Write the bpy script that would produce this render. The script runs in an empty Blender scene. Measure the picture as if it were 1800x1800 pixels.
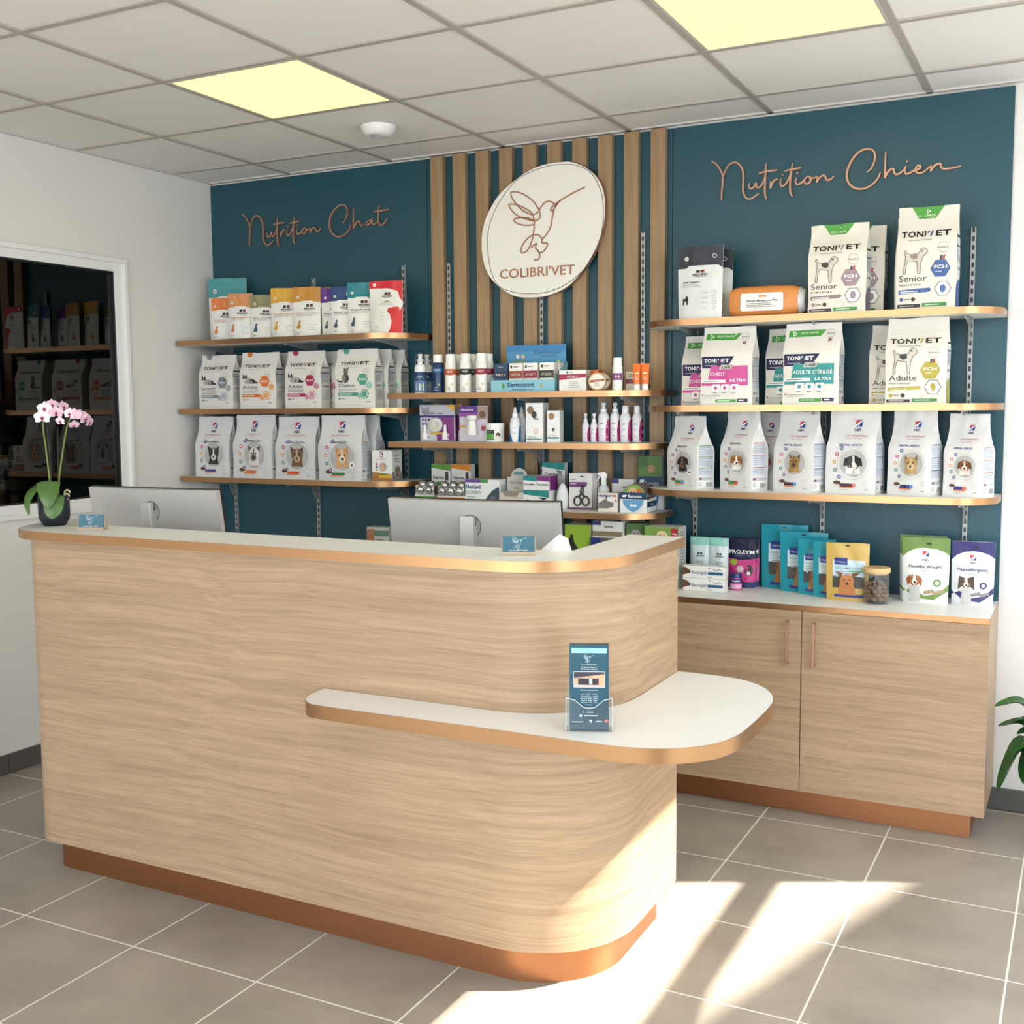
import bpy, bmesh, math, random
from mathutils import Vector, Matrix, noise, geometry
from math import sin, cos, pi, radians, sqrt, atan2

# ------------------------------------------------------------------ camera, world, sun, exposure
scene = bpy.context.scene
COL = scene.collection
random.seed(7)

YAW, PITCH, ROLL = 0.4750, -0.0931, -0.0074
fw = Vector((-sin(YAW)*cos(PITCH), cos(YAW)*cos(PITCH), sin(PITCH)))
rt0 = Vector((cos(YAW), sin(YAW), 0))
up0 = rt0.cross(fw)
rt = rt0*cos(ROLL) + up0*sin(ROLL)
up = -rt0*sin(ROLL) + up0*cos(ROLL)
cam = bpy.data.cameras.new('camera')
cam.sensor_width = 36.0
cam.sensor_height = 36.0
cam.lens = 1971.7/1800*36.0
cam_o = bpy.data.objects.new('camera', cam)
COL.objects.link(cam_o)
M3 = Matrix((rt, up, -fw)).transposed().to_4x4()
M3.translation = Vector((3.281, -4.5747, 1.5559))
cam_o.matrix_world = M3
scene.camera = cam_o

world = bpy.data.worlds.new('daylight')
scene.world = world
world.use_nodes = True
wn = world.node_tree.nodes
wn['Background'].inputs[0].default_value = (0.86, 0.93, 1.0, 1)
wn['Background'].inputs[1].default_value = 4.2

SUN_D = Vector((-1.0, -0.5, -1.03)).normalized()
sun = bpy.data.lights.new('sun', 'SUN')
sun.energy = 16.5
sun.angle = radians(0.7)
sun.color = (1.0, 0.93, 0.80)
sun_o = bpy.data.objects.new('sun', sun)
COL.objects.link(sun_o)
sun_o.rotation_euler = SUN_D.to_track_quat('-Z', 'Y').to_euler()
sun_o.location = (8, 3, 6)

def portal(name, loc, sx, sy, d):
    l = bpy.data.lights.new(name, 'AREA')
    l.shape = 'RECTANGLE'; l.size = sx; l.size_y = sy
    l.cycles.is_portal = True
    o = bpy.data.objects.new(name, l)
    COL.objects.link(o)
    o.location = loc
    o.rotation_euler = Vector(d).to_track_quat('-Z', 'Y').to_euler()
portal('front_window_portal', (1.7, -6.25, 1.3), 4.6, 2.4, (0, 1, 0))
portal('side_window_portal', (4.27, -2.2, 1.25), 4.1, 2.3, (-1, 0, 0))

cy = scene.cycles
cy.max_bounces = 8; cy.diffuse_bounces = 3; cy.glossy_bounces = 3; cy.transmission_bounces = 4; cy.transparent_max_bounces = 10
cy.caustics_reflective = False; cy.caustics_refractive = False
vs = scene.view_settings
vs.view_transform = 'Standard'
vs.look = 'None'
vs.exposure = 0.48
vs.gamma = 1.0
vs.use_curve_mapping = False

H = 2.7186           # ceiling height
XL, XR, YF = -0.815, 4.2, -6.2

# ------------------------------------------------------------------ materials
MATS = {}
def lin(hx):
    hx = hx.lstrip('#')
    r = []
    for i in (0, 2, 4):
        c = int(hx[i:i+2], 16)/255
        r.append(c/12.92 if c <= .04045 else ((c+.055)/1.055)**2.4)
    return tuple(r)+(1.0,)
def mat(name, hx, rough=.5, metal=0.0, spec=.5, bump=0, bscale=200, var=0, vscale=6, trans=0, sheen=0, coat=0):
    if name in MATS: return MATS[name]
    m = bpy.data.materials.new(name); m.use_nodes = True
    nt = m.node_tree; b = nt.nodes['Principled BSDF']
    c = lin(hx) if isinstance(hx, str) else tuple(hx)+(1,)
    b.inputs['Base Color'].default_value = c
    b.inputs['Roughness'].default_value = rough
    b.inputs['Metallic'].default_value = metal
    b.inputs['Specular IOR Level'].default_value = spec
    if trans: b.inputs['Transmission Weight'].default_value = trans
    if coat: b.inputs['Coat Weight'].default_value = coat
    if var or bump:
        tc = nt.nodes.new('ShaderNodeTexCoord')
        nz = nt.nodes.new('ShaderNodeTexNoise')
        nt.links.new(tc.outputs['Object'], nz.inputs['Vector'])
        nz.inputs['Detail'].default_value = 4
        if var:
            nz.inputs['Scale'].default_value = vscale
            hs = nt.nodes.new('ShaderNodeMix'); hs.data_type = 'RGBA'
            hs.inputs['A'].default_value = tuple(x*(1-var) for x in c[:3])+(1,)
            hs.inputs['B'].default_value = tuple(min(1, x*(1+var)) for x in c[:3])+(1,)
            nt.links.new(nz.outputs['Fac'], hs.inputs['Factor'])
            nt.links.new(hs.outputs['Result'], b.inputs['Base Color'])
        if bump:
            n2 = nt.nodes.new('ShaderNodeTexNoise')
            n2.inputs['Scale'].default_value = bscale
            nt.links.new(tc.outputs['Object'], n2.inputs['Vector'])
            bp = nt.nodes.new('ShaderNodeBump')
            bp.inputs['Strength'].default_value = bump
            bp.inputs['Distance'].default_value = .002
            nt.links.new(n2.outputs['Fac'], bp.inputs['Height'])
            nt.links.new(bp.outputs['Normal'], b.inputs['Normal'])
    MATS[name] = m
    return m
def pm(hx, rough=.45):
    return mat('print_'+hx.lstrip('#')+('' if rough == .45 else '_%d' % (rough*100)), hx, rough)

def wood(name, coord, sc_long, axis, dark='#937960', light='#b59a7d', rough=.42):
    """oak veneer; the grain runs along `axis` of the coordinate output"""
    m = bpy.data.materials.new(name); m.use_nodes = True
    nt = m.node_tree; N = nt.nodes; L = nt.links
    b = N['Principled BSDF']; b.inputs['Roughness'].default_value = rough
    b.inputs['Specular IOR Level'].default_value = .35
    tc = N.new('ShaderNodeTexCoord')
    warp = N.new('ShaderNodeTexNoise'); warp.inputs['Scale'].default_value = 1.5; warp.inputs['Detail'].default_value = 2
    L.new(tc.outputs[coord], warp.inputs['Vector'])
    sub = N.new('ShaderNodeVectorMath'); sub.operation = 'SUBTRACT'; sub.inputs[1].default_value = (.5, .5, .5)
    L.new(warp.outputs['Color'], sub.inputs[0])
    ml = N.new('ShaderNodeVectorMath'); ml.operation = 'MULTIPLY'
    k = [.06, .06, .06]; k[axis] = 0
    ml.inputs[1].default_value = k
    L.new(sub.outputs[0], ml.inputs[0])
    ad = N.new('ShaderNodeVectorMath'); ad.operation = 'ADD'
    L.new(tc.outputs[coord], ad.inputs[0]); L.new(ml.outputs[0], ad.inputs[1])
    def layer(along, across, detail, rgh):
        mp = N.new('ShaderNodeMapping')
        s = [across]*3; s[axis] = along
        mp.inputs['Scale'].default_value = s
        L.new(ad.outputs[0], mp.inputs['Vector'])
        nz = N.new('ShaderNodeTexNoise'); nz.inputs['Scale'].default_value = 1
        nz.inputs['Detail'].default_value = detail; nz.inputs['Roughness'].default_value = rgh
        L.new(mp.outputs[0], nz.inputs['Vector'])
        return nz
    a = layer(sc_long*.8, 42, 6, .68)
    f = layer(sc_long*3, 240, 3, .6)
    mx = N.new('ShaderNodeMix'); mx.data_type = 'FLOAT'; mx.inputs['Factor'].default_value = .38
    L.new(a.outputs['Fac'], mx.inputs['A']); L.new(f.outputs['Fac'], mx.inputs['B'])
    rp = N.new('ShaderNodeValToRGB')
    e = rp.color_ramp.elements
    e[0].position = .33; e[0].color = lin(dark)
    e[1].position = .60; e[1].color = lin(light)
    L.new(mx.outputs['Result'], rp.inputs[0])
    L.new(rp.outputs[0], b.inputs['Base Color'])
    bp = N.new('ShaderNodeBump'); bp.inputs['Strength'].default_value = .12; bp.inputs['Distance'].default_value = .001
    L.new(mx.outputs['Result'], bp.inputs['Height']); L.new(bp.outputs['Normal'], b.inputs['Normal'])
    MATS[name] = m
    return m
WOODUV = wood('oak_counter', 'UV', 1.1, 0)
WOODX = wood('oak_cabinet', 'Object', 1.1, 0)
WOODZ = wood('oak_slat', 'Object', 1.3, 2, '#8a6f52', '#a98d6c')

def brushed(name, hx, rough, aniso=.5):
    m = mat(name, hx, rough, 1.0)
    nt = m.node_tree; b = nt.nodes['Principled BSDF']
    tc = nt.nodes.new('ShaderNodeTexCoord'); mp = nt.nodes.new('ShaderNodeMapping')
    mp.inputs['Scale'].default_value = (3, 3, 500)
    nz = nt.nodes.new('ShaderNodeTexNoise'); nz.inputs['Scale'].default_value = 1
    nt.links.new(tc.outputs['Object'], mp.inputs[0]); nt.links.new(mp.outputs[0], nz.inputs['Vector'])
    mr = nt.nodes.new('ShaderNodeMapRange')
    mr.inputs['To Min'].default_value = rough*.8; mr.inputs['To Max'].default_value = rough*1.25
    nt.links.new(nz.outputs['Fac'], mr.inputs['Value']); nt.links.new(mr.outputs[0], b.inputs['Roughness'])
    return m
BRASS = brushed('brushed_copper_edge', '#b98f68', .30)
COPPER = brushed('copper_plinth', '#b07a56', .38)
ROSE = mat('rose_gold', '#b8907c', .38, .75)
WALL = mat('white_paint', '#e9e7e5', .7, bump=.08, bscale=350)
TEAL = mat('teal_panel', '#184a58', .42, var=.04, vscale=2)
WHITE = mat('white_laminate', '#f6f6f8', .38)
STEEL = mat('galvanised_steel', '#a4a8a8', .45, .4)
SHELFW = mat('white_melamine', '#e6e6e4', .5)
PVC = mat('white_pvc', '#f1f1f2', .35)
DARK = mat('black_plastic_slot_shade', '#141516', .4)
SILVER = mat('silver_plastic', '#c9c8c6', .38, .25)
GREYTILE = mat('grey_skirting', '#5b5856', .5, var=.08)
CEIL = mat('ceiling_tile', '#f2efec', .85, bump=.15, bscale=500)
TEE = mat('ceiling_rail', '#b4aea8', .5)

def tile_mat():
    m = bpy.data.materials.new('floor_tile'); m.use_nodes = True
    nt = m.node_tree; N = nt.nodes; L = nt.links; b = N['Principled BSDF']
    g = N.new('ShaderNodeNewGeometry')
    n1 = N.new('ShaderNodeTexNoise'); n1.inputs['Scale'].default_value = 2.2; n1.inputs['Detail'].default_value = 5
    n1.inputs['Roughness'].default_value = .6
    n2 = N.new('ShaderNodeTexNoise'); n2.inputs['Scale'].default_value = 220
    L.new(g.outputs['Position'], n1.inputs['Vector']); L.new(g.outputs['Position'], n2.inputs['Vector'])
    rp = N.new('ShaderNodeValToRGB'); e = rp.color_ramp.elements
    e[0].position = .3; e[0].color = lin('#8c847b'); e[1].position = .7; e[1].color = lin('#aaa197')
    L.new(n1.outputs['Fac'], rp.inputs[0]); L.new(rp.outputs[0], b.inputs['Base Color'])
    b.inputs['Roughness'].default_value = .42
    bp = N.new('ShaderNodeBump'); bp.inputs['Strength'].default_value = .06; bp.inputs['Distance'].default_value = .001
    L.new(n2.outputs['Fac'], bp.inputs['Height']); L.new(bp.outputs['Normal'], b.inputs['Normal'])
    return m
TILE = tile_mat()
GROUT = mat('pale_grout', '#e2ded6', .9)

def glass_mat(name, ior_fac, tint=(1, 1, 1)):
    m = bpy.data.materials.new(name); m.use_nodes = True
    nt = m.node_tree; N = nt.nodes; L = nt.links
    N.remove(N['Principled BSDF'])
    t = N.new('ShaderNodeBsdfTransparent'); t.inputs[0].default_value = tint+(1,)
    gl = N.new('ShaderNodeBsdfGlossy'); gl.inputs['Roughness'].default_value = .01
    if ior_fac > 1.6:
        fr = N.new('ShaderNodeFresnel'); fr.inputs['IOR'].default_value = ior_fac
    else:                                   # thin clear sheet: symmetric edge reflection
        lw = N.new('ShaderNodeLayerWeight'); lw.inputs['Blend'].default_value = .5
        pw = N.new('ShaderNodeMath'); pw.operation = 'POWER'; pw.inputs[1].default_value = 3.0
        L.new(lw.outputs['Facing'], pw.inputs[0])
        fr = N.new('ShaderNodeMapRange'); fr.inputs['To Min'].default_value = .07 if ior_fac == 1.45 else .05; fr.inputs['To Max'].default_value = .75
        L.new(pw.outputs[0], fr.inputs['Value'])
    mx = N.new('ShaderNodeMixShader')
    L.new(fr.outputs[0], mx.inputs[0]); L.new(t.outputs[0], mx.inputs[1]); L.new(gl.outputs[0], mx.inputs[2])
    L.new(mx.outputs[0], N['Material Output'].inputs['Surface'])
    return m
PANE = glass_mat('window_glass', 1.62)
ACRYL = glass_mat('clear_acrylic', 1.45, (.95, .975, .985))
JARG = glass_mat('clear_jar_glass', 1.5, (.97, .98, .98))

def emit(name, col, s):
    m = bpy.data.materials.new(name); m.use_nodes = True
    b = m.node_tree.nodes['Principled BSDF']
    b.inputs['Base Color'].default_value = (.25, .23, .12, 1)
    b.inputs['Emission Color'].default_value = col+(1,)
    b.inputs['Emission Strength'].default_value = s
    return m
PANEL_LIGHT = emit('lit_diffuser', (2.0, 1.75, .37), 1.0)

# ------------------------------------------------------------------ mesh helpers
def link(o, parent=None):
    COL.objects.link(o)
    if parent is not None: o.parent = parent
    return o
def empty(name, loc=(0, 0, 0), rz=0, parent=None):
    o = bpy.data.objects.new(name, None)
    o.empty_display_size = .05
    o.location = loc; o.rotation_euler = (0, 0, rz)
    return link(o, parent)
def tag(o, label, cat, group=None):
    o['label'] = label; o['category'] = cat
    if group: o['group'] = group
    return o
def struct(o):
    o['kind'] = 'structure'
    return o
class MB:
    """collects faces (with a material each) into one mesh"""
    def __init__(s): s.v = []; s.f = []; s.m = []; s.mats = []; s.uv = {}; s.sm = []
    def mi(s, m):
        if m not in s.mats: s.mats.append(m)
        return s.mats.index(m)
    def face(s, idx, m, smooth=False, uv=None):
        s.f.append(tuple(idx)); s.m.append(s.mi(m)); s.sm.append(smooth)
        if uv: s.uv[len(s.f)-1] = uv
    def add(s, verts, faces, m, smooth=False):
        o = len(s.v); s.v += [tuple(v) for v in verts]
        for f in faces: s.face([i+o for i in f], m, smooth)
        return o
    def box(s, x0, x1, y0, y1, z0, z1, m, bev=0):
        if bev:
            bm = bmesh.new(); bmesh.ops.create_cube(bm, size=1)
            for v in bm.verts:
                v.co = Vector(((x0+x1)/2+v.co.x*(x1-x0), (y0+y1)/2+v.co.y*(y1-y0), (z0+z1)/2+v.co.z*(z1-z0)))
            bmesh.ops.bevel(bm, geom=bm.edges[:], offset=bev, segments=2, affect='EDGES', profile=.5)
            bm.verts.ensure_lookup_table()
            s.add([v.co for v in bm.verts], [[v.index for v in f.verts] for f in bm.faces], m)
            bm.free(); return
        s.add([(x, y, z) for z in (z0, z1) for y in (y0, y1) for x in (x0, x1)],
              [(0, 2, 3, 1), (4, 5, 7, 6), (0, 1, 5, 4), (2, 6, 7, 3), (0, 4, 6, 2), (1, 3, 7, 5)], m)
    def prism(s, pts, z0, z1, m, mside=None, smooth=False):
        """vertical prism over a counter-clockwise outline"""
        n = len(pts)
        o = len(s.v)
        s.v += [(x, y, z0) for x, y in pts]+[(x, y, z1) for x, y in pts]
        s.face([o+n+i for i in range(n)], m); s.face([o+i for i in reversed(range(n))], m)
        for i in range(n):
            j = (i+1) % n
            s.face([o+i, o+j, o+n+j, o+n+i], mside or m, smooth)
    def lathe(s, prof, m, cx=0, cy=0, n=24, mfun=None, smooth=True, sx=1, sy=1):
        o = len(s.v); k = len(prof)
        for r, z in prof:
            for i in range(n):
                a = 2*pi*i/n
                s.v.append((cx+r*cos(a)*sx, cy+r*sin(a)*sy, z))
        for j in range(k-1):
            mm = mfun(j) if mfun else m
            for i in range(n):
                i2 = (i+1) % n
                s.face([o+j*n+i, o+j*n+i2, o+(j+1)*n+i2, o+(j+1)*n+i], mm, smooth)
        if prof[0][0] > 1e-4: s.face([o+i for i in reversed(range(n))], mfun(0) if mfun else m)
        if prof[-1][0] > 1e-4: s.face([o+(k-1)*n+i for i in range(n)], mfun(k-2) if mfun else m)
    def tube(s, path, r, m, n=8, caps=True, flat=None):
        """swept tube; r may be a number or a list; flat squashes the section along a direction"""
        P = [Vector(p) for p in path]; o = len(s.v); k = len(P)
        ref = None
        for i, p in enumerate(P):
            t = (P[min(i+1, k-1)]-P[max(i-1, 0)]).normalized()
            if ref is None:
                ref = Vector((0, 0, 1)) if abs(t.z) < .9 else Vector((1, 0, 0))
            a = (ref-t*ref.dot(t))
            if a.length < 1e-6: a = t.orthogonal()
            a.normalize(); b = t.cross(a); ref = a
            rr = r[i] if isinstance(r, (list, tuple)) else r
            for j in range(n):
                an = 2*pi*j/n
                d = (a*cos(an)+b*sin(an))*rr
                s.v.append(tuple(p+d))
        for i in range(k-1):
            for j in range(n):
                j2 = (j+1) % n
                s.face([o+i*n+j, o+i*n+j2, o+(i+1)*n+j2, o+(i+1)*n+j], m, True)
        if caps:
            s.face([o+j for j in reversed(range(n))], m); s.face([o+(k-1)*n+j for j in range(n)], m)
    def ribbon(s, path, th, z0, z1, m, closed=False, inward=1):
        """upright wall of thickness th following a 2D path; UV in metres along the path"""
        k = len(path); P = [Vector((x, y)) for x, y in path]; off = []
        for i in range(k):
            t = (P[min(i+1, k-1)]-P[max(i-1, 0)]).normalized()
            off.append(P[i]+Vector((-t.y, t.x))*th*inward)
        L = [0]
        for i in range(1, k): L.append(L[-1]+(P[i]-P[i-1]).length)
        o = len(s.v)
        for q in (P, off):                     # upright faces
            for z in (z0, z1): s.v += [(p.x, p.y, z) for p in q]
        a, b, c, d = o, o+k, o+2*k, o+3*k
        for i in range(k-1):
            uv = [(L[i], z0), (L[i+1], z0), (L[i+1], z1), (L[i], z1)]
            s.face([a+i, a+i+1, b+i+1, b+i], m, True, uv)
            s.face([c+i+1, c+i, d+i, d+i+1], m, True, [uv[1], uv[0], uv[3], uv[2]])
            s.face([b+i, b+i+1, d+i+1, d+i], m, False, uv); s.face([a+i+1, a+i, c+i, c+i+1], m, False, uv)
        e = [(0, z0), (th, z0), (th, z1), (0, z1)]
        s.face([a, b, d, c], m, False, e); s.face([a+k-1, c+k-1, d+k-1, b+k-1], m, False, e)
    def build(s, name, parent=None, loc=None, autosmooth=False):
        me = bpy.data.meshes.new(name)
        me.from_pydata(s.v, [], s.f)
        for m in s.mats: me.materials.append(m)
        me.polygons.foreach_set('material_index', s.m)
        me.polygons.foreach_set('use_smooth', s.sm)
        if s.uv:
            ul = me.uv_layers.new(name='UVMap')
            for p in me.polygons:
                u = s.uv.get(p.index)
                if u:
                    for li, c in zip(p.loop_indices, u): ul.data[li].uv = c
        me.update()
        if any(s.sm): me.set_sharp_from_angle(angle=radians(42))
        o = bpy.data.objects.new(name, me)
        if loc: o.location = loc
        return link(o, parent)
def one(fn, name, parent=None, loc=None):
    m = MB(); fn(m); return m.build(name, parent, loc)
def bxo(name, parent, m, *a, bev=0):
    b = MB(); b.box(*a, m, bev); return b.build(name, parent)
def arc(cx, cy, r, a0, a1, n=10):
    return [(cx+r*cos(radians(a0+(a1-a0)*i/n)), cy+r*sin(radians(a0+(a1-a0)*i/n))) for i in range(n+1)]
def catmull(pts, sub=6, closed=False):
    P = [Vector(p) for p in pts]; n = len(P); out = []
    if n < 3 and not closed: return P
    R = range(n) if closed else range(n-1)
    for i in R:
        p1, p2 = P[i], P[(i+1) % n]
        p0 = P[(i-1) % n] if (closed or i > 0) else p1*2-p2
        p3 = P[(i+2) % n] if (closed or i+2 < n) else p2*2-p1
        for k in range(sub):
            t = k/sub
            out.append(.5*((2*p1)+(p2-p0)*t+(2*p0-5*p1+4*p2-p3)*t*t+(3*p1-p0-3*p2+p3)*t**3))
    if not closed: out.append(P[-1])
    return out
def copy_tree(o, parent=None):
    c = o.copy(); link(c)
    c.parent = parent
    for ch in list(o.children): copy_tree(ch, c)
    return c

# ------------------------------------------------------------------ printed decoration
TXT = {}
def text_mesh(s, bold=0, shear=0, font_sp=1.0):
    key = (s, bold, shear, font_sp)
    if key in TXT: return TXT[key]
    cu = bpy.data.curves.new('t', 'FONT')
    cu.body = s; cu.size = 1; cu.resolution_u = 2; cu.offset = bold; cu.shear = shear; cu.space_character = font_sp
    o = bpy.data.objects.new('t', cu)
    me = o.to_mesh()
    V = [(v.co.x, v.co.y) for v in me.vertices]; F = [tuple(p.vertices) for p in me.polygons]
    o.to_mesh_clear()
    bpy.data.objects.remove(o); bpy.data.curves.remove(cu)
    if not V: V = [(0, 0), (.1, 0), (0, .1)]; F = [(0, 1, 2)]
    x0 = min(v[0] for v in V); x1 = max(v[0] for v in V)
    V = [(x-x0, y) for x, y in V]
    TXT[key] = (V, F, x1-x0)
    return TXT[key]
class Dec:
    """flat print on a surface. Coordinates are fractions of the printed face; f(fx, fz) -> (point, normal)"""
    def __init__(s, w, h, f): s.w = w; s.h = h; s.f = f; s.items = []
    def poly(s, pts, col, lay=0, fine=.02):
        s.items.append(([Vector((x*s.w, z*s.h, 0)) for x, z in pts], None, col, lay, fine)); return s
    def rect(s, x0, z0, x1, z1, col, lay=0): return s.poly([(x0, z0), (x1, z0), (x1, z1), (x0, z1)], col, lay)
    def para(s, x0, z0, x1, z1, sk, col, lay=0): return s.poly([(x0, z0), (x1-sk, z0), (x1, z1), (x0+sk, z1)], col, lay)
    def circ(s, x, z, r, col, lay=0, n=18, ry=None, a0=0):
        k = s.w/s.h; ry = ry or r
        return s.poly([(x+r*cos(2*pi*i/n+a0), z+ry*k*sin(2*pi*i/n+a0)) for i in range(n)], col, lay)
    def hexa(s, x, z, r, col, lay=0): return s.circ(x, z, r, col, lay, 6)
    def ring(s, x, z, r, th, col, lay=0, n=24):
        k = s.w/s.h
        for i in range(n):
            a, b = 2*pi*i/n, 2*pi*(i+1)/n
            s.poly([(x+q*cos(t), z+q*k*sin(t)) for q, t in ((r-th, a), (r, a), (r, b), (r-th, b))], col, lay)
        return s
    def line(s, pts, th, col, lay=0):
        k = s.w/s.h
        for (x0, z0), (x1, z1) in zip(pts, pts[1:]):
            dx, dz = (x1-x0), (z1-z0)/k
            l = sqrt(dx*dx+dz*dz) or 1; nx, nz = -dz/l*th/2, dx/l*th/2*k
            s.poly([(x0+nx, z0+nz), (x0-nx, z0-nz), (x1-nx, z1-nz), (x1+nx, z1+nz)], col, lay)
        return s
    def greek(s, x0, z, x1, n, dz, th, col, lay=1, seed=0):
        rr = random.Random(seed)
        for i in range(n):
            s.rect(x0, z-i*dz, x1-(x1-x0)*.3*rr.random(), z-i*dz+th, col, lay)
        return s
    def text(s, t, x, z, hgt, col, lay=2, width=None, al='c', bold=0, shear=0, sp=1.0):
        V, F, w = text_mesh(t, bold, shear, sp)
        sy = hgt*s.h/.70                       # hgt: capital height as a fraction of the face height
        sx = sy if width is None else width*s.w/w
        X = x*s.w-(0 if al == 'l' else sx*w/2 if al == 'c' else sx*w); Z = z*s.h
        s.items.append(([Vector((X+a*sx, Z+b*sy, 0)) for a, b in V], F, col, lay, 0)); return s
    def strokes(s, S, x, z, sc, th, col, lay=2):
        k = s.w/s.h
        for st in S: s.line([(x+a*sc, z+b*sc*k) for a, b in st], th, col, lay)
        return s
    def build(s, name, parent, label=None):
        V = []; F = []; MI = []; mats = []
        for vs_, fs, col, lay, fine in s.items:
            m = col if not isinstance(col, str) else pm(col)
            if m not in mats: mats.append(m)
            mi = mats.index(m)
            if fs is None:
                n = len(vs_)
                ext = max(max(v.x for v in vs_)-min(v.x for v in vs_), max(v.y for v in vs_)-min(v.y for v in vs_))
                if (ext > fine*1.5 or n > 4) and fine:
                    pts = []
                    for i in range(n):          # densify the outline, then fill with a constrained triangulation
                        p, q = vs_[i], vs_[(i+1) % n]
                        k = max(1, int(math.ceil((q-p).length/fine)))
                        pts += [p.lerp(q, j/k) for j in range(k)]
                    nb = len(pts)
                    x0 = min(v.x for v in vs_); x1 = max(v.x for v in vs_); y0 = min(v.y for v in vs_); y1 = max(v.y for v in vs_)
                    nx, ny = int((x1-x0)/fine), int((y1-y0)/fine)
                    pts += [Vector((x0+(i+.5)*(x1-x0)/(nx+1), y0+(j+.5)*(y1-y0)/(ny+1), 0)) for i in range(nx+1) for j in range(ny+1)] if ext > fine*1.5 else []
                    ar = sum(pts[i].x*pts[(i+1) % nb].y-pts[(i+1) % nb].x*pts[i].y for i in range(nb))
                    loop = list(range(nb)) if ar > 0 else list(range(nb))[::-1]
                    r_ = geometry.delaunay_2d_cdt([v.to_2d() for v in pts], [], [loop], 1, 1e-7)
                    vs_ = [Vector((v.x, v.y, 0)) for v in r_[0]]; fs = [list(f_) for f_ in r_[2]]
                else: fs = [tuple(range(n))]
            o = len(V)
            for v in vs_:
                p, nn = s.f(v.x/s.w, v.y/s.h)
                V.append(tuple(p+nn*(.0012+.00055*lay)))
            for f in fs: F.append(tuple(i+o for i in f)); MI.append(mi)
        if not V: return None
        me = bpy.data.meshes.new(name); me.from_pydata(V, [], F)
        for m in mats: me.materials.append(m)
        me.polygons.foreach_set('material_index', MI)
        me.update()
        o = bpy.data.objects.new(name, me); link(o, parent)
        if label: o['label'] = label
        return o
def plane(origin, ux, uz, w, h):
    """mapping for a flat face: origin = lower left corner"""
    O, A, B = Vector(origin), Vector(ux).normalized(), Vector(uz).normalized()
    n = A.cross(B)
    return lambda fx, fz: (O+A*fx*w+B*fz*h, n)
def P(s): return [[tuple(float(c)/1000 for c in p.split(',')) for p in k.split()] for k in s.split(';')]
S_NUT='1864,2553 1883,2541 1899,2520 1911,2495 1913,2482 1912,2455 1909,2425 1908,2392;1913,2482 1922,2509 1937,2530 1954,2538 1972,2535 1987,2520 1997,2495 1998,2459 1997,2429 2005,2401 2020,2388 2039,2391 2062,2405;2026,2450 2021,2440 2027,2428 2041,2432 2050,2448 2052,2436 2060,2428 2072,2436 2083,2457 2089,2480;2090,2519 2089,2486 2087,2445 2087,2409 2091,2386 2097,2380;2061,2484 2090,2489 2136,2490;2110,2451 2109,2437 2110,2423 2114,2436 2123,2450 2133,2454 2141,2453;2151,2455 2148,2442 2152,2428 2161,2426 2173,2436 2185,2459 2193,2484;2158,2472 2156,2465;2196,2511 2193,2485 2188,2447 2188,2411 2192,2390 2200,2381;2164,2483 2193,2487 2231,2489;2213,2453 2209,2442 2212,2430 2223,2427 2239,2436 2251,2449 2259,2454;2217,2475 2214,2466;2261,2454 2248,2447 2245,2432 2255,2425 2267,2433 2268,2446 2261,2453 2271,2445 2286,2446 2295,2450;2295,2451 2292,2428 2297,2436 2308,2448 2321,2451 2327,2442 2330,2434 2342,2432 2352,2438 2359,2445'
S_CHIEN='2482,2446 2498,2460 2508,2481 2512,2504 2505,2526 2485,2534 2462,2532 2437,2514 2418,2485 2408,2454 2410,2425 2425,2401 2451,2387 2482,2388 2510,2404 2527,2425 2533,2443;2551,2518 2550,2483 2550,2440 2550,2420 2556,2434 2568,2447 2580,2450 2583,2437 2593,2428 2607,2432 2619,2442 2626,2455;2627,2455 2622,2441 2626,2428 2637,2427 2651,2434 2664,2437 2678,2444 2676,2451 2667,2451 2660,2438 2667,2427 2684,2425 2700,2434 2713,2446;2631,2477 2628,2468;2717,2450 2715,2428 2721,2438 2734,2450 2749,2451 2752,2439 2761,2432 2783,2431 2821,2435'
S_CHAT='22,2449 41,2471 51,2499 48,2524 32,2536 11,2538 -16,2524 -41,2500 -55,2467 -55,2436 -40,2408 -14,2390 16,2389 47,2404 65,2424 71,2443;88,2520 86,2480 86,2444 88,2423 95,2436 110,2450 122,2451 126,2438 136,2431 151,2435;195,2452 177,2451 161,2440 160,2432 170,2431 186,2441 196,2453 193,2442 199,2432 212,2433 224,2440;235,2516 232,2491 228,2461 231,2439 241,2426 255,2426 268,2438 278,2450;204,2489 248,2491 294,2493'
S_BIRD='1105,2414 1080,2450 1049,2476 1011,2497 979,2504 966,2499 973,2476 995,2447 1022,2421 1053,2403 1080,2398 1099,2406 1106,2414 1114,2426 1130,2442 1149,2448 1168,2442 1177,2433;1072,2400 1057,2414 1030,2430 999,2445 971,2451 956,2450 961,2436 979,2414 1006,2395 1041,2380 1079,2370 1099,2374 1110,2386 1106,2410;1079,2372 1049,2385 1018,2389 990,2387 979,2381 994,2367 1025,2356 1056,2353 1077,2354;1072,2398 1080,2375 1080,2345 1075,2308 1067,2281 1052,2251 1032,2236 1016,2238 1015,2254 1028,2277 1052,2299 1075,2309 1098,2308 1114,2296 1119,2284 1117,2272 1143,2269 1140,2252 1125,2236 1106,2230 1098,2241 1086,2252 1092,2271 1079,2266 1063,2254;1098,2241 1106,2224 1104,2207 1094,2201 1078,2202;1323,2492 1269,2473 1217,2451 1194,2435 1175,2408 1167,2371 1160,2338 1144,2313 1119,2287;1209,2447 1179,2431 1162,2416 1162,2406 1173,2408 1185,2424 1194,2435'
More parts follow.
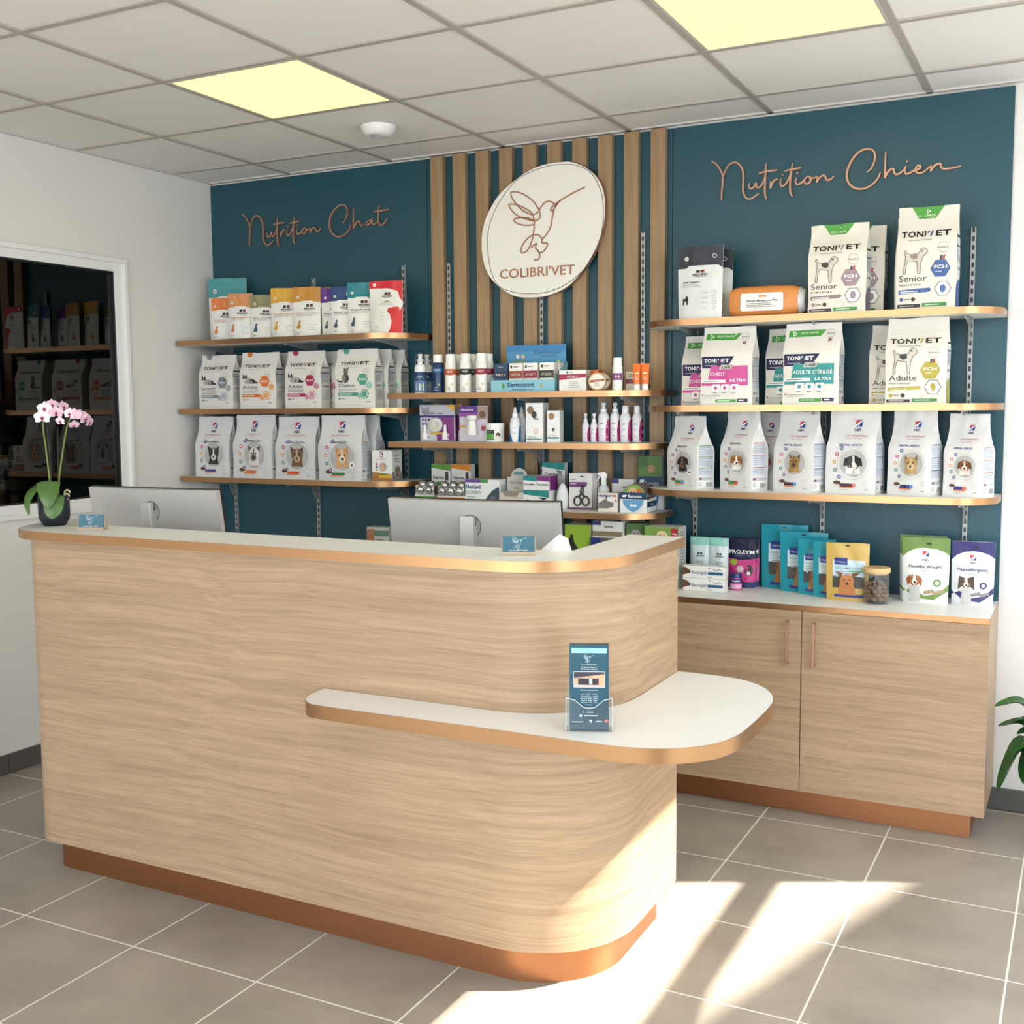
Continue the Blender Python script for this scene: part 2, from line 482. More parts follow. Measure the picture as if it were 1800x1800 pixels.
S_BOARD='1224,2608 1265,2601 1320,2576 1368,2538 1401,2486 1414,2419 1411,2343 1390,2272 1353,2198 1301,2131 1234,2074 1150,2045 1073,2038 986,2048 915,2085 859,2137 828,2198 816,2269 821,2349 850,2423 903,2494 975,2546 1053,2586 1133,2606'
S_LINE='1232,2596 1288,2585 1343,2555 1376,2513 1401,2451 1408,2375 1401,2303 1379,2228 1350,2177 1287,2121 1212,2078 1135,2058 1046,2056 960,2071 897,2102 865,2160 850,2231 846,2297 855,2362 884,2429 928,2491 992,2550 1058,2579 1150,2598'

# ------------------------------------------------------------------ the room
# floor: grout bed with individual tiles
def f(m): m.box(XL-.1, XR+.1, YF-.1, .1, -.08, -.0006, GROUT)
floor = struct(one(f, 'floor'))
SF, FX, FY = .4555, 2.223, -.4716
me = None
for i in range(-7, 5):
    for j in range(-2, 13):
        x0, x1 = FX+SF*i+.0026, FX+SF*(i+1)-.0026
        y1, y0 = FY-SF*j-.0026, FY-SF*(j+1)+.0026
        x0c, x1c, y0c, y1c = max(x0, XL), min(x1, XR), max(y0, YF), min(y1, .015)
        if x1c-x0c < .02 or y1c-y0c < .02: continue
        full = (x0c, x1c, y0c, y1c) == (x0, x1, y0, y1)
        if full and me:
            o = bpy.data.objects.new('tile', me); link(o, floor)
        else:
            b = MB(); hx, hy = (x1c-x0c)/2, (y1c-y0c)/2
            b.box(-hx, hx, -hy, hy, -.008, 0, TILE, .0012)
            o = b.build('tile', floor)
            if full: me = o.data
        o.location = ((x0c+x1c)/2, (y0c+y1c)/2, 0)

# ceiling: mineral tiles resting in a visible rail grid
def f(m): m.box(XL-.1, XR+.1, YF-.1, .1, H+.02, H+.1, CEIL)
ceiling = struct(one(f, 'ceiling'))
CX, CY = -.2948, -.2773
LIGHTS = [(1, 1), (4, 1), (1, 6), (4, 6), (6, 3)]
me = None
for i in range(-1, 8):
    for j in range(-1, 11):
        x0, x1 = CX+.6*i, CX+.6*(i+1)
        y1, y0 = CY-.6*j, CY-.6*(j+1)
        x0, x1, y0, y1 = max(x0, XL), min(x1, XR), max(y0, YF), min(y1, .0)
        if x1-x0 < .03 or y1-y0 < .03 or (i, j) in LIGHTS: continue
        full = abs(x1-x0-.6) < 1e-4 and abs(y1-y0-.6) < 1e-4
        if full and me:
            o = bpy.data.objects.new('ceiling_tile', me); link(o, ceiling)
        else:
            b = MB(); b.box(-(x1-x0)/2, (x1-x0)/2, -(y1-y0)/2, (y1-y0)/2, 0, .015, CEIL)
            o = b.build('ceiling_tile', ceiling)
            if full: me = o.data
        o.location = ((x0+x1)/2, (y0+y1)/2, H+.003)
for i in range(0, 8):
    bxo('ceiling_rail', ceiling, TEE, CX+.6*i-.012, CX+.6*i+.012, YF, 0, H-.004, H+.003)
for j in range(0, 10):
    bxo('ceiling_rail', ceiling, TEE, XL, XR, CY-.6*j-.012, CY-.6*j+.012, H-.003, H+.003)
for a in ((XL, XL+.018, YF, 0), (XL, XR, -.018, 0), (XR-.018, XR, YF, 0)):
    bxo('ceiling_rail', ceiling, mat('edge_trim', '#cfcac6', .6), *a, H-.004, H+.003)
for k, (i, j) in enumerate(LIGHTS):
    x, y = CX+.6*i+.3, CY-.6*j-.3
    r = empty('ceiling_light', (x, y, H-.002))
    b = MB(); b.box(-.278, .278, -.278, .278, -.001, .012, PANEL_LIGHT); b.build('diffuser', r)
    b = MB()
    for q in ((-.29, .29, -.29, -.278), (-.29, .29, .278, .29), (-.29, -.278, -.278, .278), (.278, .29, -.278, .278)):
        b.box(*q, -.002, .014, mat('lamp_frame', '#c9c5bd', .4))
    b.build('frame', r)
    tag(r, ['square yellow lit ceiling panel beside the smoke detector, left of the two in view',
            'square yellow lit ceiling panel above the right hand wall lettering at the top edge',
            'square lit ceiling panel near the shopfront on the left', 'square lit ceiling panel near the shopfront in the middle',
            'square lit ceiling panel by the side window'][k], 'ceiling light', 'lit ceiling panels')
r = empty('smoke_detector', (.616, -.577, H))
def f(m): m.lathe([(.001, -.042), (.045, -.040), (.060, -.032), (.071, -.016), (.074, 0)], PVC, n=32)
one(f, 'housing', r)
for k in range(3):
    b = MB()
    pts = [((.030+.012*k)*cos(radians(a)), (.030+.012*k)*sin(radians(a)), -.0415+.0024*k*k) for a in range(225, 316, 10)]
    b.tube(pts, .0018, mat('detector_slot', '#77777a', .6), 5); b.build('slot', r)
tag(r, 'round white smoke detector on the ceiling next to the lit panel', 'smoke detector')

# back wall with teal panels and oak slats
def f(m): m.box(XL-.1, XR+.1, .015, .15, 0, H+.05, WALL)
wb = struct(one(f, 'wall_back'))
for a, b_ in ((XL, .4935), (.4965, 1.6935), (1.6965, 2.997)):
    bxo('panel', wb, TEAL, a, b_, 0.0, .0155, .80, H-.012, bev=.0008)
for k in range(10):
    x = .533+.1194*k
    o = bxo('slat', wb, WOODZ, -.0325, .0325, -.03, -.0005, .815, H-.012, bev=.001)
    o.location.x = x+.0325

# left wall with the interior window
def f(m):
    m.box(XL-.12, XL, YF, .15, 0, 1.088, WALL); m.box(XL-.12, XL, YF, .15, 2.268, H+.05, WALL)
    m.box(XL-.12, XL, -.598, .15, 1.088, 2.268, WALL); m.box(XL-.12, XL, YF, -2.6, 1.088, 2.268, WALL)
wl = struct(one(f, 'wall_left'))
w1 = struct(empty('window_1', (XL, -1.6, 1.088)))
def fr(m, y0, y1, z0, z1, t, x0, x1):
    for a in ((y0, y1, z0, z0+t), (y0, y1, z1-t, z1), (y0, y0+t, z0+t, z1-t), (y1-t, y1, z0+t, z1-t)):
        m.box(x0, x1, *a, PVC, .002)
b = MB(); fr(b, -2.598-(-1.6), -.6-(-1.6), 0.001, 1.179, .022, -.06, .014); b.build('outer_frame', w1)
b = MB(); fr(b, -2.576+1.6, -.622+1.6, .022, 1.158, .042, -.05, -.004); b.build('sash', w1)
b = MB(); fr(b, -2.534+1.6, -.664+1.6, .064, 1.116, .006, -.04, -.012)
for i in range(len(b.m)): b.m[i] = 0
b.mats = [DARK]; b.build('gasket', w1)
b = MB(); b.box(-.034, -.028, -2.53+1.6, -.668+1.6, .068, 1.112, PANE); b.build('pane', w1)
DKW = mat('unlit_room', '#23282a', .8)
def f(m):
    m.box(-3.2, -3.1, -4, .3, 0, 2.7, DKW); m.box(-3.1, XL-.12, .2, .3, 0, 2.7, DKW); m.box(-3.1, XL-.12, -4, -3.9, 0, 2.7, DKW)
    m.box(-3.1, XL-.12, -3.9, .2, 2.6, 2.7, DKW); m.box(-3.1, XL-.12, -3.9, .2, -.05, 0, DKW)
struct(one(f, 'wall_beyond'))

# right wall with a large glazed opening (sun comes through it), shopfront behind the camera
def f(m):
    m.box(XR, XR+.15, -.068, .15, 0, H+.05, WALL)
    m.box(XR, XR+.15, YF, -4.3, 0, H+.05, WALL)
    m.box(XR, XR+.15, -4.3, -.068, 2.565, H+.05, WALL)
struct(one(f, 'wall_right'))
w2 = struct(empty('window_2', (XR, -2.2, 0)))
b = MB(); b.box(.02, .09, -2.1, 2.132, 1.909, 1.96, PVC); b.build('transom', w2)
def f(m):
    m.box(XL-.1, -.6, YF-.15, YF, 0, H+.05, WALL); m.box(4.0, XR+.15, YF-.15, YF, 0, H+.05, WALL)
    m.box(-.6, 4.0, YF-.15, YF, 2.5, H+.05, WALL)
struct(one(f, 'wall_front'))
w3 = struct(empty('window_3', (1.7, YF, 0)))
for x in (-2.3, -.8, .75, 2.24):
    b = MB(); b.box(x, x+.06, -.1, -.04, 0, 2.5, mat('anthracite_frame', '#3a3d40', .4)); b.build('mullion', w3)
# outside: pavement and an added unseen gable-shaped block whose sloping edge cuts the sunlight
def f(m):
    m.box(-14, 8, -30, YF-.15, -.12, -.06, mat('pavement', '#bdb9b2', .9))
    m.box(XR+.15, 26, YF-.15, 20, -.12, -.06, MATS['pavement'])
struct(one(f, 'ground'))
def f(m):
    zr = lambda y: 5.36-(y-1.757)*.4035
    pts = [(9, -.06), (9, zr(9)), (-3, zr(-3)), (-4.5, zr(-3)-1.0), (-4.5, -.06)]
    n = len(pts)
    m.add([(8, y, z) for y, z in pts]+[(14, y, z) for y, z in pts],
          [list(range(n)), list(range(2*n-1, n-1, -1))]+[[i, (i+1) % n, n+(i+1) % n, n+i][::-1] for i in range(n)], mat('sun_blocker_render', '#d8d2c6', .9))
struct(one(f, 'sun_blocker_wall'))

# tiled skirting
for i in range(13):
    y1 = FY-SF*i+SF*1.0; y0 = y1-SF+.004; y1 = min(y1, 0)
    if i == 0: continue
    bxo('skirting_tile', wl, GREYTILE, XL, XL+.01, max(y0, YF), y1, .002, .085, bev=.001)
for x0, x1 in ((2.78, 3.132), (3.136, 3.587), (3.591, 4.04), (4.044, 4.2)):
    bxo('skirting_tile', wb, GREYTILE, x0, x1, .003, .0155, .002, .085, bev=.001)

# ------------------------------------------------------------------ reception counter
cnt = empty('reception_counter', (0, 0, 0))
tag(cnt, 'oak reception counter with white top, copper edges and curved corner', 'counter')
body = [(.11, -1.66), (.11, -1.92)]+arc(.21, -1.92, .10, 180, 270, 8)+arc(1.905, -1.725, .295, 270, 360, 18)+[(2.20, -1.39)]
m = MB(); m.ribbon(body, .04, .105, 1.133, WOODUV); m.build('front_panel', cnt)
pl = [(.158, -1.66), (.158, -1.90)]+arc(.228, -1.904, .07, 180, 270, 6)+arc(1.907, -1.724, .25, 270, 360, 16)+[(2.157, -1.445)]
m = MB(); m.ribbon(pl, .03, 0, .105, COPPER); m.build('plinth', cnt)
outer = [(-.022, -1.67), (-.022, -1.70), (-.012, -1.80), (.012, -1.885), (.05, -1.955), (.105, -2.01), (.17, -2.038), (.24, -2.045)]
outer += arc(1.905, -1.745, .30, 270, 360, 18)+[(2.205, -1.345)]
inner = [(2.027, -1.345), (2.027, -1.765), (2.0, -1.80), (.30, -1.80), (.16, -1.785), (.105, -1.74), (.10, -1.67)]
m = MB(); m.prism(outer+inner, 1.133, 1.162, WHITE); top = m.build('worktop', cnt)
m = MB(); m.ribbon(outer, .0016, 1.1335, 1.1622, BRASS, inward=-1); m.build('edge_band', top)
led = [(1.363, -2.024), (1.365, -2.09), (1.385, -2.14), (1.42, -2.172), (1.47, -2.182), (1.7, -2.18), (2.0, -2.175), (2.25, -2.175), (2.35, -2.168),
       (2.43, -2.14), (2.50, -2.08), (2.54, -2.0), (2.553, -1.9), (2.553, -1.68), (2.536, -1.57), (2.49, -1.48), (2.42, -1.42), (2.34, -1.397), (2.203, -1.392)]
led = [led[0]]+[(p.x, p.y) for p in catmull([(a, b, 0) for a, b in led[1:]], 3)]
lin_ = [(2.203, -1.725)]+[(x, y) for x, y in arc(1.905, -1.725, .298, 360, 270, 14)]
m = MB(); m.prism(led+lin_, .722, .76, WHITE); lo = m.build('ledge', cnt)
m = MB(); m.ribbon(led, .0016, .7225, .7602, BRASS, inward=-1); m.build('edge_band', lo)
m = MB(); m.prism([(.152, -1.3), (.152, -1.9), (.22, -1.975), (1.9, -1.975), (2.1, -1.9), (2.158, -1.72), (2.158, -1.45), (1.5, -1.25), (1.5, -1.15), (.2, -1.15)], .712, .74, WHITE)
m.build('desk', cnt)
m = MB(); m.box(.2, .23, -1.9, -1.2, 0, .712, WHITE); m.build('desk_support', cnt)
m = MB(); m.box(1.4, 1.43, -1.9, -1.2, 0, .712, WHITE); m.build('desk_support', cnt)

# ------------------------------------------------------------------ base cabinets
for k, (x0, x1, lab) in enumerate(((1.7, 2.998, 'oak base cabinet with two doors and copper bar handles under the dog shelves'),
                                   (.5, 1.697, 'oak base cabinet behind the reception counter below the slatted panel'),
                                   (XL, .497, 'oak base cabinet in the left corner behind the reception counter'))):
    r = empty('base_cabinet', ((x0+x1)/2, -.2, 0)); w = (x1-x0)/2
    tag(r, lab, 'cabinet', 'base cabinets along the back wall')
    m = MB(); m.box(-w, w, -.181, .2025, .097, .790, WOODX, .001); m.build('carcass', r)
    for s_ in (0, 1):
        a, c = (-w, -.0015) if s_ == 0 else (.0015, w)
        d = bxo('door', r, WOODX, a, c, -.2, -.1825, .097, .789, bev=.001)
        hx = -.05 if s_ == 0 else .05
        m = MB(); m.box(hx-.004, hx+.004, -.235, -.227, .585, .750, ROSE, .001)
        m.box(hx-.004, hx+.004, -.228, -.199, .742, .750, ROSE); m.box(hx-.004, hx+.004, -.228, -.199, .585, .593, ROSE)
        m.build('handle', d)
    m = MB(); m.box(-w+(.0 if k else .0), w-(.048 if k == 0 else 0), -.15, .19, .001, .097, COPPER); m.build('plinth', r)
wt = empty('worktop', (1.09, -.2, .7905))
tag(wt, 'long white worktop with copper front edge over the base cabinets', 'worktop')
m = MB(); m.box(XL-1.09, 2.998-1.09, -.2, .199, 0, .0205, WHITE); m.build('slab', wt)
m = MB(); m.box(XL-1.09, 2.999-1.09, -.2016, -.2001, 0, .0205, BRASS); m.box(2.9981-1.09, 2.9992-1.09, -.2016, .199, 0, .0205, BRASS); m.build('edge_band', wt)

# ------------------------------------------------------------------ wall shelves
def upright(x, ztop, zbot, lab):
    r = empty('shelf_upright', (x, 0, zbot)); h = ztop-zbot
    m = MB(); y0 = -.0305 if .53 < x < 1.68 else 0
    y0 = 0
    m.box(-.0085, -.0045, -.014, -.0002, 0, h, STEEL); m.box(.0045, .0085, -.014, -.0002, 0, h, STEEL)
    m.box(-.0045, .0045, -.012, -.0002, 0, h, DARK)  # dark strip stands in for the shade inside the slots
    n = int(h/.032)
    for i in range(n+1):
        m.box(-.0045, .0045, -.0138, -.012, i*.032-.004 if i else 0, i*.032+.010, STEEL)
    m.build('rail', r)
    tag(r, lab, 'shelf rail', 'slotted steel shelf uprights')
for x, zt, lab in ((-.696, 2.2, 'slotted steel upright nearest the white left wall'), (-.162, 2.2, 'slotted steel upright behind the purple and ochre pouches'),
                   (.366, 2.23, 'slotted steel upright right of the red pouch'),
                   (.614, 2.22, 'slotted steel upright between the first slats above the foam bottles'), (1.09, 2.15, 'slotted steel upright below the oval sign'),
                   (1.569, 2.29, 'slotted steel upright right of the oval sign'),
                   (1.807, 2.2, 'slotted steel upright behind the leftmost dog food bags'), (2.338, 2.2, 'slotted steel upright behind the middle dog food bags'),
                   (2.872, 2.21, 'slotted steel upright nearest the right end of the teal wall')):
    upright(x, zt, .93 if x > 1.7 and x < 2.0 else .9, lab)
def shelf(z, outl, edge, ups, lab, grp):
    cx = sum(ups)/3
    r = empty('wall_shelf', (cx, -.015, z-.025)); tag(r, lab, 'shelf', grp)
    m = MB(); m.prism([(x-cx, y+.015) for x, y in outl], .0005, .025, SHELFW); bo = m.build('board', r)
    m = MB(); m.ribbon([(x-cx, y+.015) for x, y in edge], .0012, .0003, .0252, BRASS, inward=-1); m.build('edge_band', bo)
    for u in ups:
        x = u-cx
        m = MB()
        prof = [(.001, 0), (.001, -.09), (-.02, -.088), (-.05, -.03), (-.21, -.012), (-.24, -.012), (-.24, 0)]
        n = len(prof)
        m.add([(x-.0015, a, b) for a, b in prof]+[(x+.0015, a, b) for a, b in prof],
              [list(range(n)), list(range(2*n-1, n-1, -1))]+[[i, (i+1) % n, n+(i+1) % n, n+i][::-1] for i in range(n)], STEEL)
        m.box(x-.012, x+.012, -.24, -.01, -.002, .0003, STEEL)
        m.build('bracket', r)
UL, UM, UR = (-.696, -.162, .366), (.614, 1.09, 1.569), (1.807, 2.338, 2.872)
eL = [(XL+.012, -.02), (XL+.012, -.29), (XL+.022, -.30)]+arc(.32, -.10, .20, 270, 360, 12)+[(.52, -.016)]
eM = [(.44, -.016), (.44, -.28), (.46, -.30)]+arc(1.52, -.10, .20, 270, 360, 12)+[(1.72, -.033)]
eR = [(1.645, -.033), (1.645, -.1)]+arc(1.845, -.10, .20, 180, 270, 12)+arc(2.845, -.15, .15, 270, 360, 10)+[(2.995, -.016)]
def back(e): return e+[(e[-1][0], -.016), (e[0][0], -.016)] if abs(e[-1][1]+.016) > .01 else e
for z, n in ((1.897, 'top'), (1.558, 'middle'), (1.220, 'bottom')):
    shelf(z, eL, eL, UL, 'white wall shelf with copper edge, %s of the cat food shelves' % n, 'cat food shelves')
    shelf(z, eR, eR, UR, 'white wall shelf with copper edge, %s of the dog food shelves' % n, 'dog food shelves')
for z, n in ((1.622, 'top'), (1.404, 'middle'), (1.116, 'bottom')):
    e = [(x, y if y < -.034 else -.034) for x, y in eM]
    shelf(z, e, e, UM, 'white wall shelf with copper edge, %s of the care product shelves' % n, 'care product shelves')

# ------------------------------------------------------------------ lettering and sign on the wall
def lettering(S, dx, dz, lab):
    xs = [a for st in S for a, b in st]
    cx = (min(xs)+max(xs))/2+dx
    r = empty('wall_lettering', (cx, 0, 2.38)); tag(r, lab, 'lettering', 'copper script lettering')
    for kk, st in enumerate(S):
        pts = [(a+dx-cx, -.008, b+dz-2.38) for a, b in st]
        pts = catmull(pts, 5)
        n = len(pts)
        rad = [.0026+.0014*abs(sin(pi*min(1, (i+.5)/n))) for i in range(n)]
        m = MB(); lf, rg = [], []               # flat cut-out stroke with real thickness
        for i, p in enumerate(pts):
            p = Vector(p); t_ = (Vector(pts[min(i+1, n-1)])-Vector(pts[max(i-1, 0)])).normalized()
            nn = Vector((-t_.z, 0, t_.x))*rad[i]
            lf.append(p+nn); rg.append(p-nn)
        V = [(q.x, (-.0105-.002*j/n-.00015*kk) if y else -.0005, q.z) for y in (1, 0) for L_ in (lf, rg) for j, q in enumerate(L_)]
        F = []
        for i in range(n-1):
            F += [(i, i+1, n+i+1, n+i), (2*n+i+1, 2*n+i, 3*n+i, 3*n+i+1), (i+1, i, 2*n+i, 2*n+i+1), (n+i, n+i+1, 3*n+i+1, 3*n+i)]
        F += [(0, n, 3*n, 2*n), (n-1, 3*n-1, 4*n-1, 2*n-1)]
        m.add(V, F, ROSE)
        m.build('letter_stroke', r)
lettering(P(S_NUT)+P(S_CHIEN), 0, 0, 'copper script wall lettering reading Nutrition Chien')
lettering([[(a-2.466, b-.008) for a, b in st] for st in P(S_NUT)]+P(S_CHAT)+[], 0, 0, 'copper script wall lettering reading Nutrition Chat')
r = empty('oval_sign', (1.115, -.03, 2.04)); tag(r, 'white oval sign with copper hummingbird line drawing on the oak slats', 'sign')
o2 = lambda pts: [(x-1.115, z-2.04) for x, z in pts]
bd = [(p.x, p.y) for p in catmull([(a, b, 0) for a, b in o2(P(S_BOARD)[0])], 5, True)]
m = MB(); n = len(bd)
m.add([(x, -.03, z) for x, z in bd]+[(x, -.0005, z) for x, z in bd],
      [list(range(n))[::-1], [n+i for i in range(n)]], mat('sign_board', '#efece6', .5))
m.add([(x, -.03, z) for x, z in bd]+[(x, -.0005, z) for x, z in bd],
      [[i, (i+1) % n, n+(i+1) % n, n+i] for i in range(n)], ROSE)
m.build('board', r)
m = MB(); ln = catmull([(a, -.031, b) for a, b in o2(P(S_LINE)[0])], 5, True); m.tube(ln+[ln[0]], .0014, mat('sign_line', '#6b5f58', .5), 5); m.build('border_line', r)
m = MB()
for st in P(S_BIRD):
    m.tube(catmull([(a, -.032, b) for a, b in o2(st)], 5), .0030, mat('copper_paint', '#a8745a', .4, .4), 6)
m.build('bird_outline', r)
D = Dec(.6, .6, plane((-.3, -.0302, 0), (1, 0, 0), (0, 0, 1), .6, .6))
D.text("COLIBRI'VET", (1.0905-1.115+.3)/.6, .089/.6, .041/.6, mat('copper_paint', '#a8745a'), 2, .366/.6, bold=.008)
D.build('lettering', r)
BIRD = [[(a-1.115, b-2.35) for a, b in st] for st in P(S_BIRD)]

# ------------------------------------------------------------------ bags and pouches
def make_bag(name, loc, rot, w, h, d, style='flat', base='#eeeeec', prints=None, side=None, seed=0, wr=1.0, rough=.38, topcol=None, lean=0, parts=True):
    """upright bag; loc = base centre of the front face. Returns the root Empty at the base."""
    c, s_ = cos(rot), sin(rot)
    root = empty(name, (loc[0]-s_*d/2, loc[1]+c*d/2, loc[2]), rot)
    def Dp(t):
        if style == 'flat':
            if t < .60: k = 1-.06*t
            elif t < .94: q = (t-.60)/.34; k = .964*(1-q*q*(3-2*q))+.06
            else: k = .06
            return max(d/2*k, .003)
        if style == 'gusset':
            if t < .55: k = 1
            elif t < .86: q = (t-.55)/.31; k = 1-.93*q
            else: k = .07
            return max(d/2*k, .003)
        if style == 'pillow': return max(d/2*sin(pi*min(max(t, .02), .98))**.6, .0025)
        return max(d/2*(1-(min(t, .88)/.88)**1.25), .0025)        # stand-up pouch
    def Wd(t):
        if style == 'pouch': return w/2*(1-.05*(1-t)**2)
        if style == 'gusset' and t > .55: return w/2*(1-.05*sin(min(1, (t-.55)/.31)*pi))
        return w/2*(1+.012*sin(t*9+seed))
    A = .0045*wr
    def wrink(u, t):
        e = (1-abs(u)**4)*min(1, t*6)
        return A*e*(noise.noise(Vector((u*1.7+seed*3.1, t*3.2, seed)))+.5*noise.noise(Vector((u*4+seed, t*7, seed*2.3))))
    def front(fx, fz):
        u = fx*2-1; t = min(max(fz, 0), 1)
        D = Dp(t); x = u*Wd(t)
        if style in ('pouch', 'pillow'): y = -D*(1-abs(u)**2.6)-.0012
        else: y = -D*(1-.10*abs(u)**4)
        zt = h*t+(.012*h*noise.noise(Vector((u*1.3, seed*5.7, 1)))*t**4)
        return Vector((x, y+wrink(u, t)+lean*t*t, zt)), Vector((0, -1, 0))
    def sideR(fx, fz):
        t = min(max(fz, 0), 1); D = Dp(t); W = Wd(t)
        g = gus(t); k = 1-abs(fx*2-1)
        return Vector((W-g*k, -D*.9+fx*D*1.8+lean*t*t, h*t)), Vector((1, 0, 0))
    def gus(t):
        if style == 'flat': return .05*w*max(0, (t-.35)/.65)+.004*sin(t*17+seed)
        if style == 'gusset': return -.005*sin(min(1, t/.86)*pi)+(.10*w*max(0, (t-.55)/.45))
        return 0
    NF, NT = 12, 16
    ts = [i/NT for i in range(NT+1)]
    m = MB(); bm_ = pm(base, rough)
    tm = pm(topcol, rough) if topcol else bm_
    rings = []
    for t in ts:
        ring = [front(i/NF, t)[0] for i in range(NF+1)]
        D = Dp(t); W = Wd(t)
        yy = lean*t*t
        if style in ('flat', 'gusset'):
            ring.append(Vector((W-gus(t)*.5, -D*.45+yy, h*t))); ring.append(Vector((W-gus(t), yy, h*t))); ring.append(Vector((W-gus(t)*.5, D*.45+yy, h*t)))
            back = [Vector((W*(1-2*i/4), D+yy, h*t)) for i in range(5)]
            ring += back
            ring.append(Vector((-W+gus(t)*.5, D*.45+yy, h*t))); ring.append(Vector((-W+gus(t), yy, h*t))); ring.append(Vector((-W+gus(t)*.5, -D*.45+yy, h*t)))
        else:
            ring += [Vector((W*(1-2*i/6), D*(1-abs(1-2*i/6)**2.6)+.0012+yy, h*t)) for i in range(7)]
        rings.append(ring)
    o = 0
    R = len(rings[0])
    for ring in rings: m.v += [tuple(p) for p in ring]
    for j in range(NT):
        mm = tm if (topcol and ts[j] >= .78) else bm_
        for i in range(R):
            i2 = (i+1) % R
            m.face([j*R+i, j*R+i2, (j+1)*R+i2, (j+1)*R+i], mm, style != 'flat' or i < NF)
    m.face(list(range(R))[::-1], bm_); m.face([NT*R+i for i in range(R)], tm)
    m.build('bag_body', root)
    if prints:
        D = Dec(w, h, front); prints(D); D.build('printed_front', root)
    if side:
        D = Dec(d, h, sideR); side(D); D.build('printed_side', root)
    return root
def behind(src, dist, dx, label, dz=0, rz=0):
    c = copy_tree(src)
    a = src.rotation_euler.z
    c.location = src.location+Vector((dx, dist, dz)); c.rotation_euler.z = a+rz
    c['label'] = label
    return c

# --- artwork
def slashes(D, x, z, hh, c1, c2):
    k = D.h/D.w
    for q, c, lo in ((-.015, c1, .55), (.045, c2, 0)):
        D.para(x+q+.02*lo, z+hh*lo, x+q+.055, z+hh, .028*(1-lo*.5), c, 2)
def tonivet(D, y, ink='#1d1a1c', c='#8a8f97', x0=.10, x1=.86, hh=.058):
    W = x1-x0
    D.text('TONI', x0, y, hh, ink, 2, W*.50, 'l', .022, 0, 1.05)
    slashes(D, x0+W*.53, y, hh, ink if ink != '#ffffff' else '#ffffff', c)
    D.text('ET', x1, y, hh, ink, 2, W*.30, 'r', .022, 0, 1.05)
def france(D, x, z, s=1.0):
    D.text('FRANCE', x, z, .019*s, '#3b3b40', 1, .17*s)
    for i in range(8):
        for sg in (1, -1):
            a = pi*(.18+.64*i/7)
            px, pz = x+.085*s*cos(a), z+.010+sg*.085*s*sin(a)*D.w/D.h
            D.rect(px-.006, pz-.003, px+.006, pz+.003, '#77777a', 1)
    D.para(x-.05*s, z-.105*s, x-.005*s, z-.06*s, .015, '#2b3350', 1); D.para(x-.01*s, z-.105*s, x+.035*s, z-.06*s, .015, '#a83a44', 1)
def cat_sit(D, x, z, s, dark='#33302f', lying=True, pale='#a9a5a1'):
    k = D.w/D.h
    e = lambda cx, cz, rx, rz, col, l=1: D.circ(x+cx*s, z+cz*s*k, rx*s, col, l, 14, rz*s)
    if lying:
        e(.30, .16, .34, .16, pale); e(.52, .13, .22, .12, dark); e(.02, .30, .15, .15, '#dcd9d6'); e(-.06, .36, .08, .1, dark, 2); e(.1, .36, .07, .1, dark, 2)
        D.poly([(x-.12*s, z+.38*s*k), (x-.10*s, z+.54*s*k), (x-.01*s, z+.43*s*k)], dark, 2); D.poly([(x+.06*s, z+.43*s*k), (x+.15*s, z+.53*s*k), (x+.15*s, z+.38*s*k)], dark, 2)
        e(.75, .07, .16, .05, dark, 2)
    else:
        e(.28, .20, .22, .24, '#4a4643'); e(.30, .52, .15, .15, '#6b655f'); e(.20, .18, .1, .18, '#8b857f', 2)
        D.poly([(x+.16*s, z+.56*s*k), (x+.16*s, z+.76*s*k), (x+.28*s, z+.64*s*k)], '#4a4643', 2); D.poly([(x+.33*s, z+.64*s*k), (x+.45*s, z+.76*s*k), (x+.44*s, z+.56*s*k)], '#4a4643', 2)
        D.line([(x+.1*s, z+.02*s*k), (x-.1*s, z+.03*s*k), (x-.25*s, z+.1*s*k)], .035*s*2, '#33302f', 1)
def dog_stand(D, x, z, s, col='#6b645e', dark='#2f2b2a'):
    k = D.w/D.h
    pts = [(.02, 0), (.10, 0), (.13, .35), (.20, .55), (.55, .5), (.60, 0), (.68, 0), (.70, .45), (.80, .72), (.96, .86), (.94, .98), (.78, 1.06), (.68, 1.0), (.62, .82), (.28, .80), (.14, .86), (.08, .98), (.02, .92), (.10, .78), (.10, .55)]
    D.poly([(x+a*s, z+b*s*k) for a, b in pts], '#cfc8bf', 1)
    D.line([(x+a*s, z+b*s*k) for a, b in pts+pts[:1]], .012*s*2, col, 2)
    D.poly([(x+a*s, z+b*s*k) for a, b in ((.28, .80), (.55, .82), (.58, .66), (.45, .58), (.30, .66))], dark, 3)
    D.circ(x+.74*s, z+.92*s*k, .05*s, dark, 3, 10)
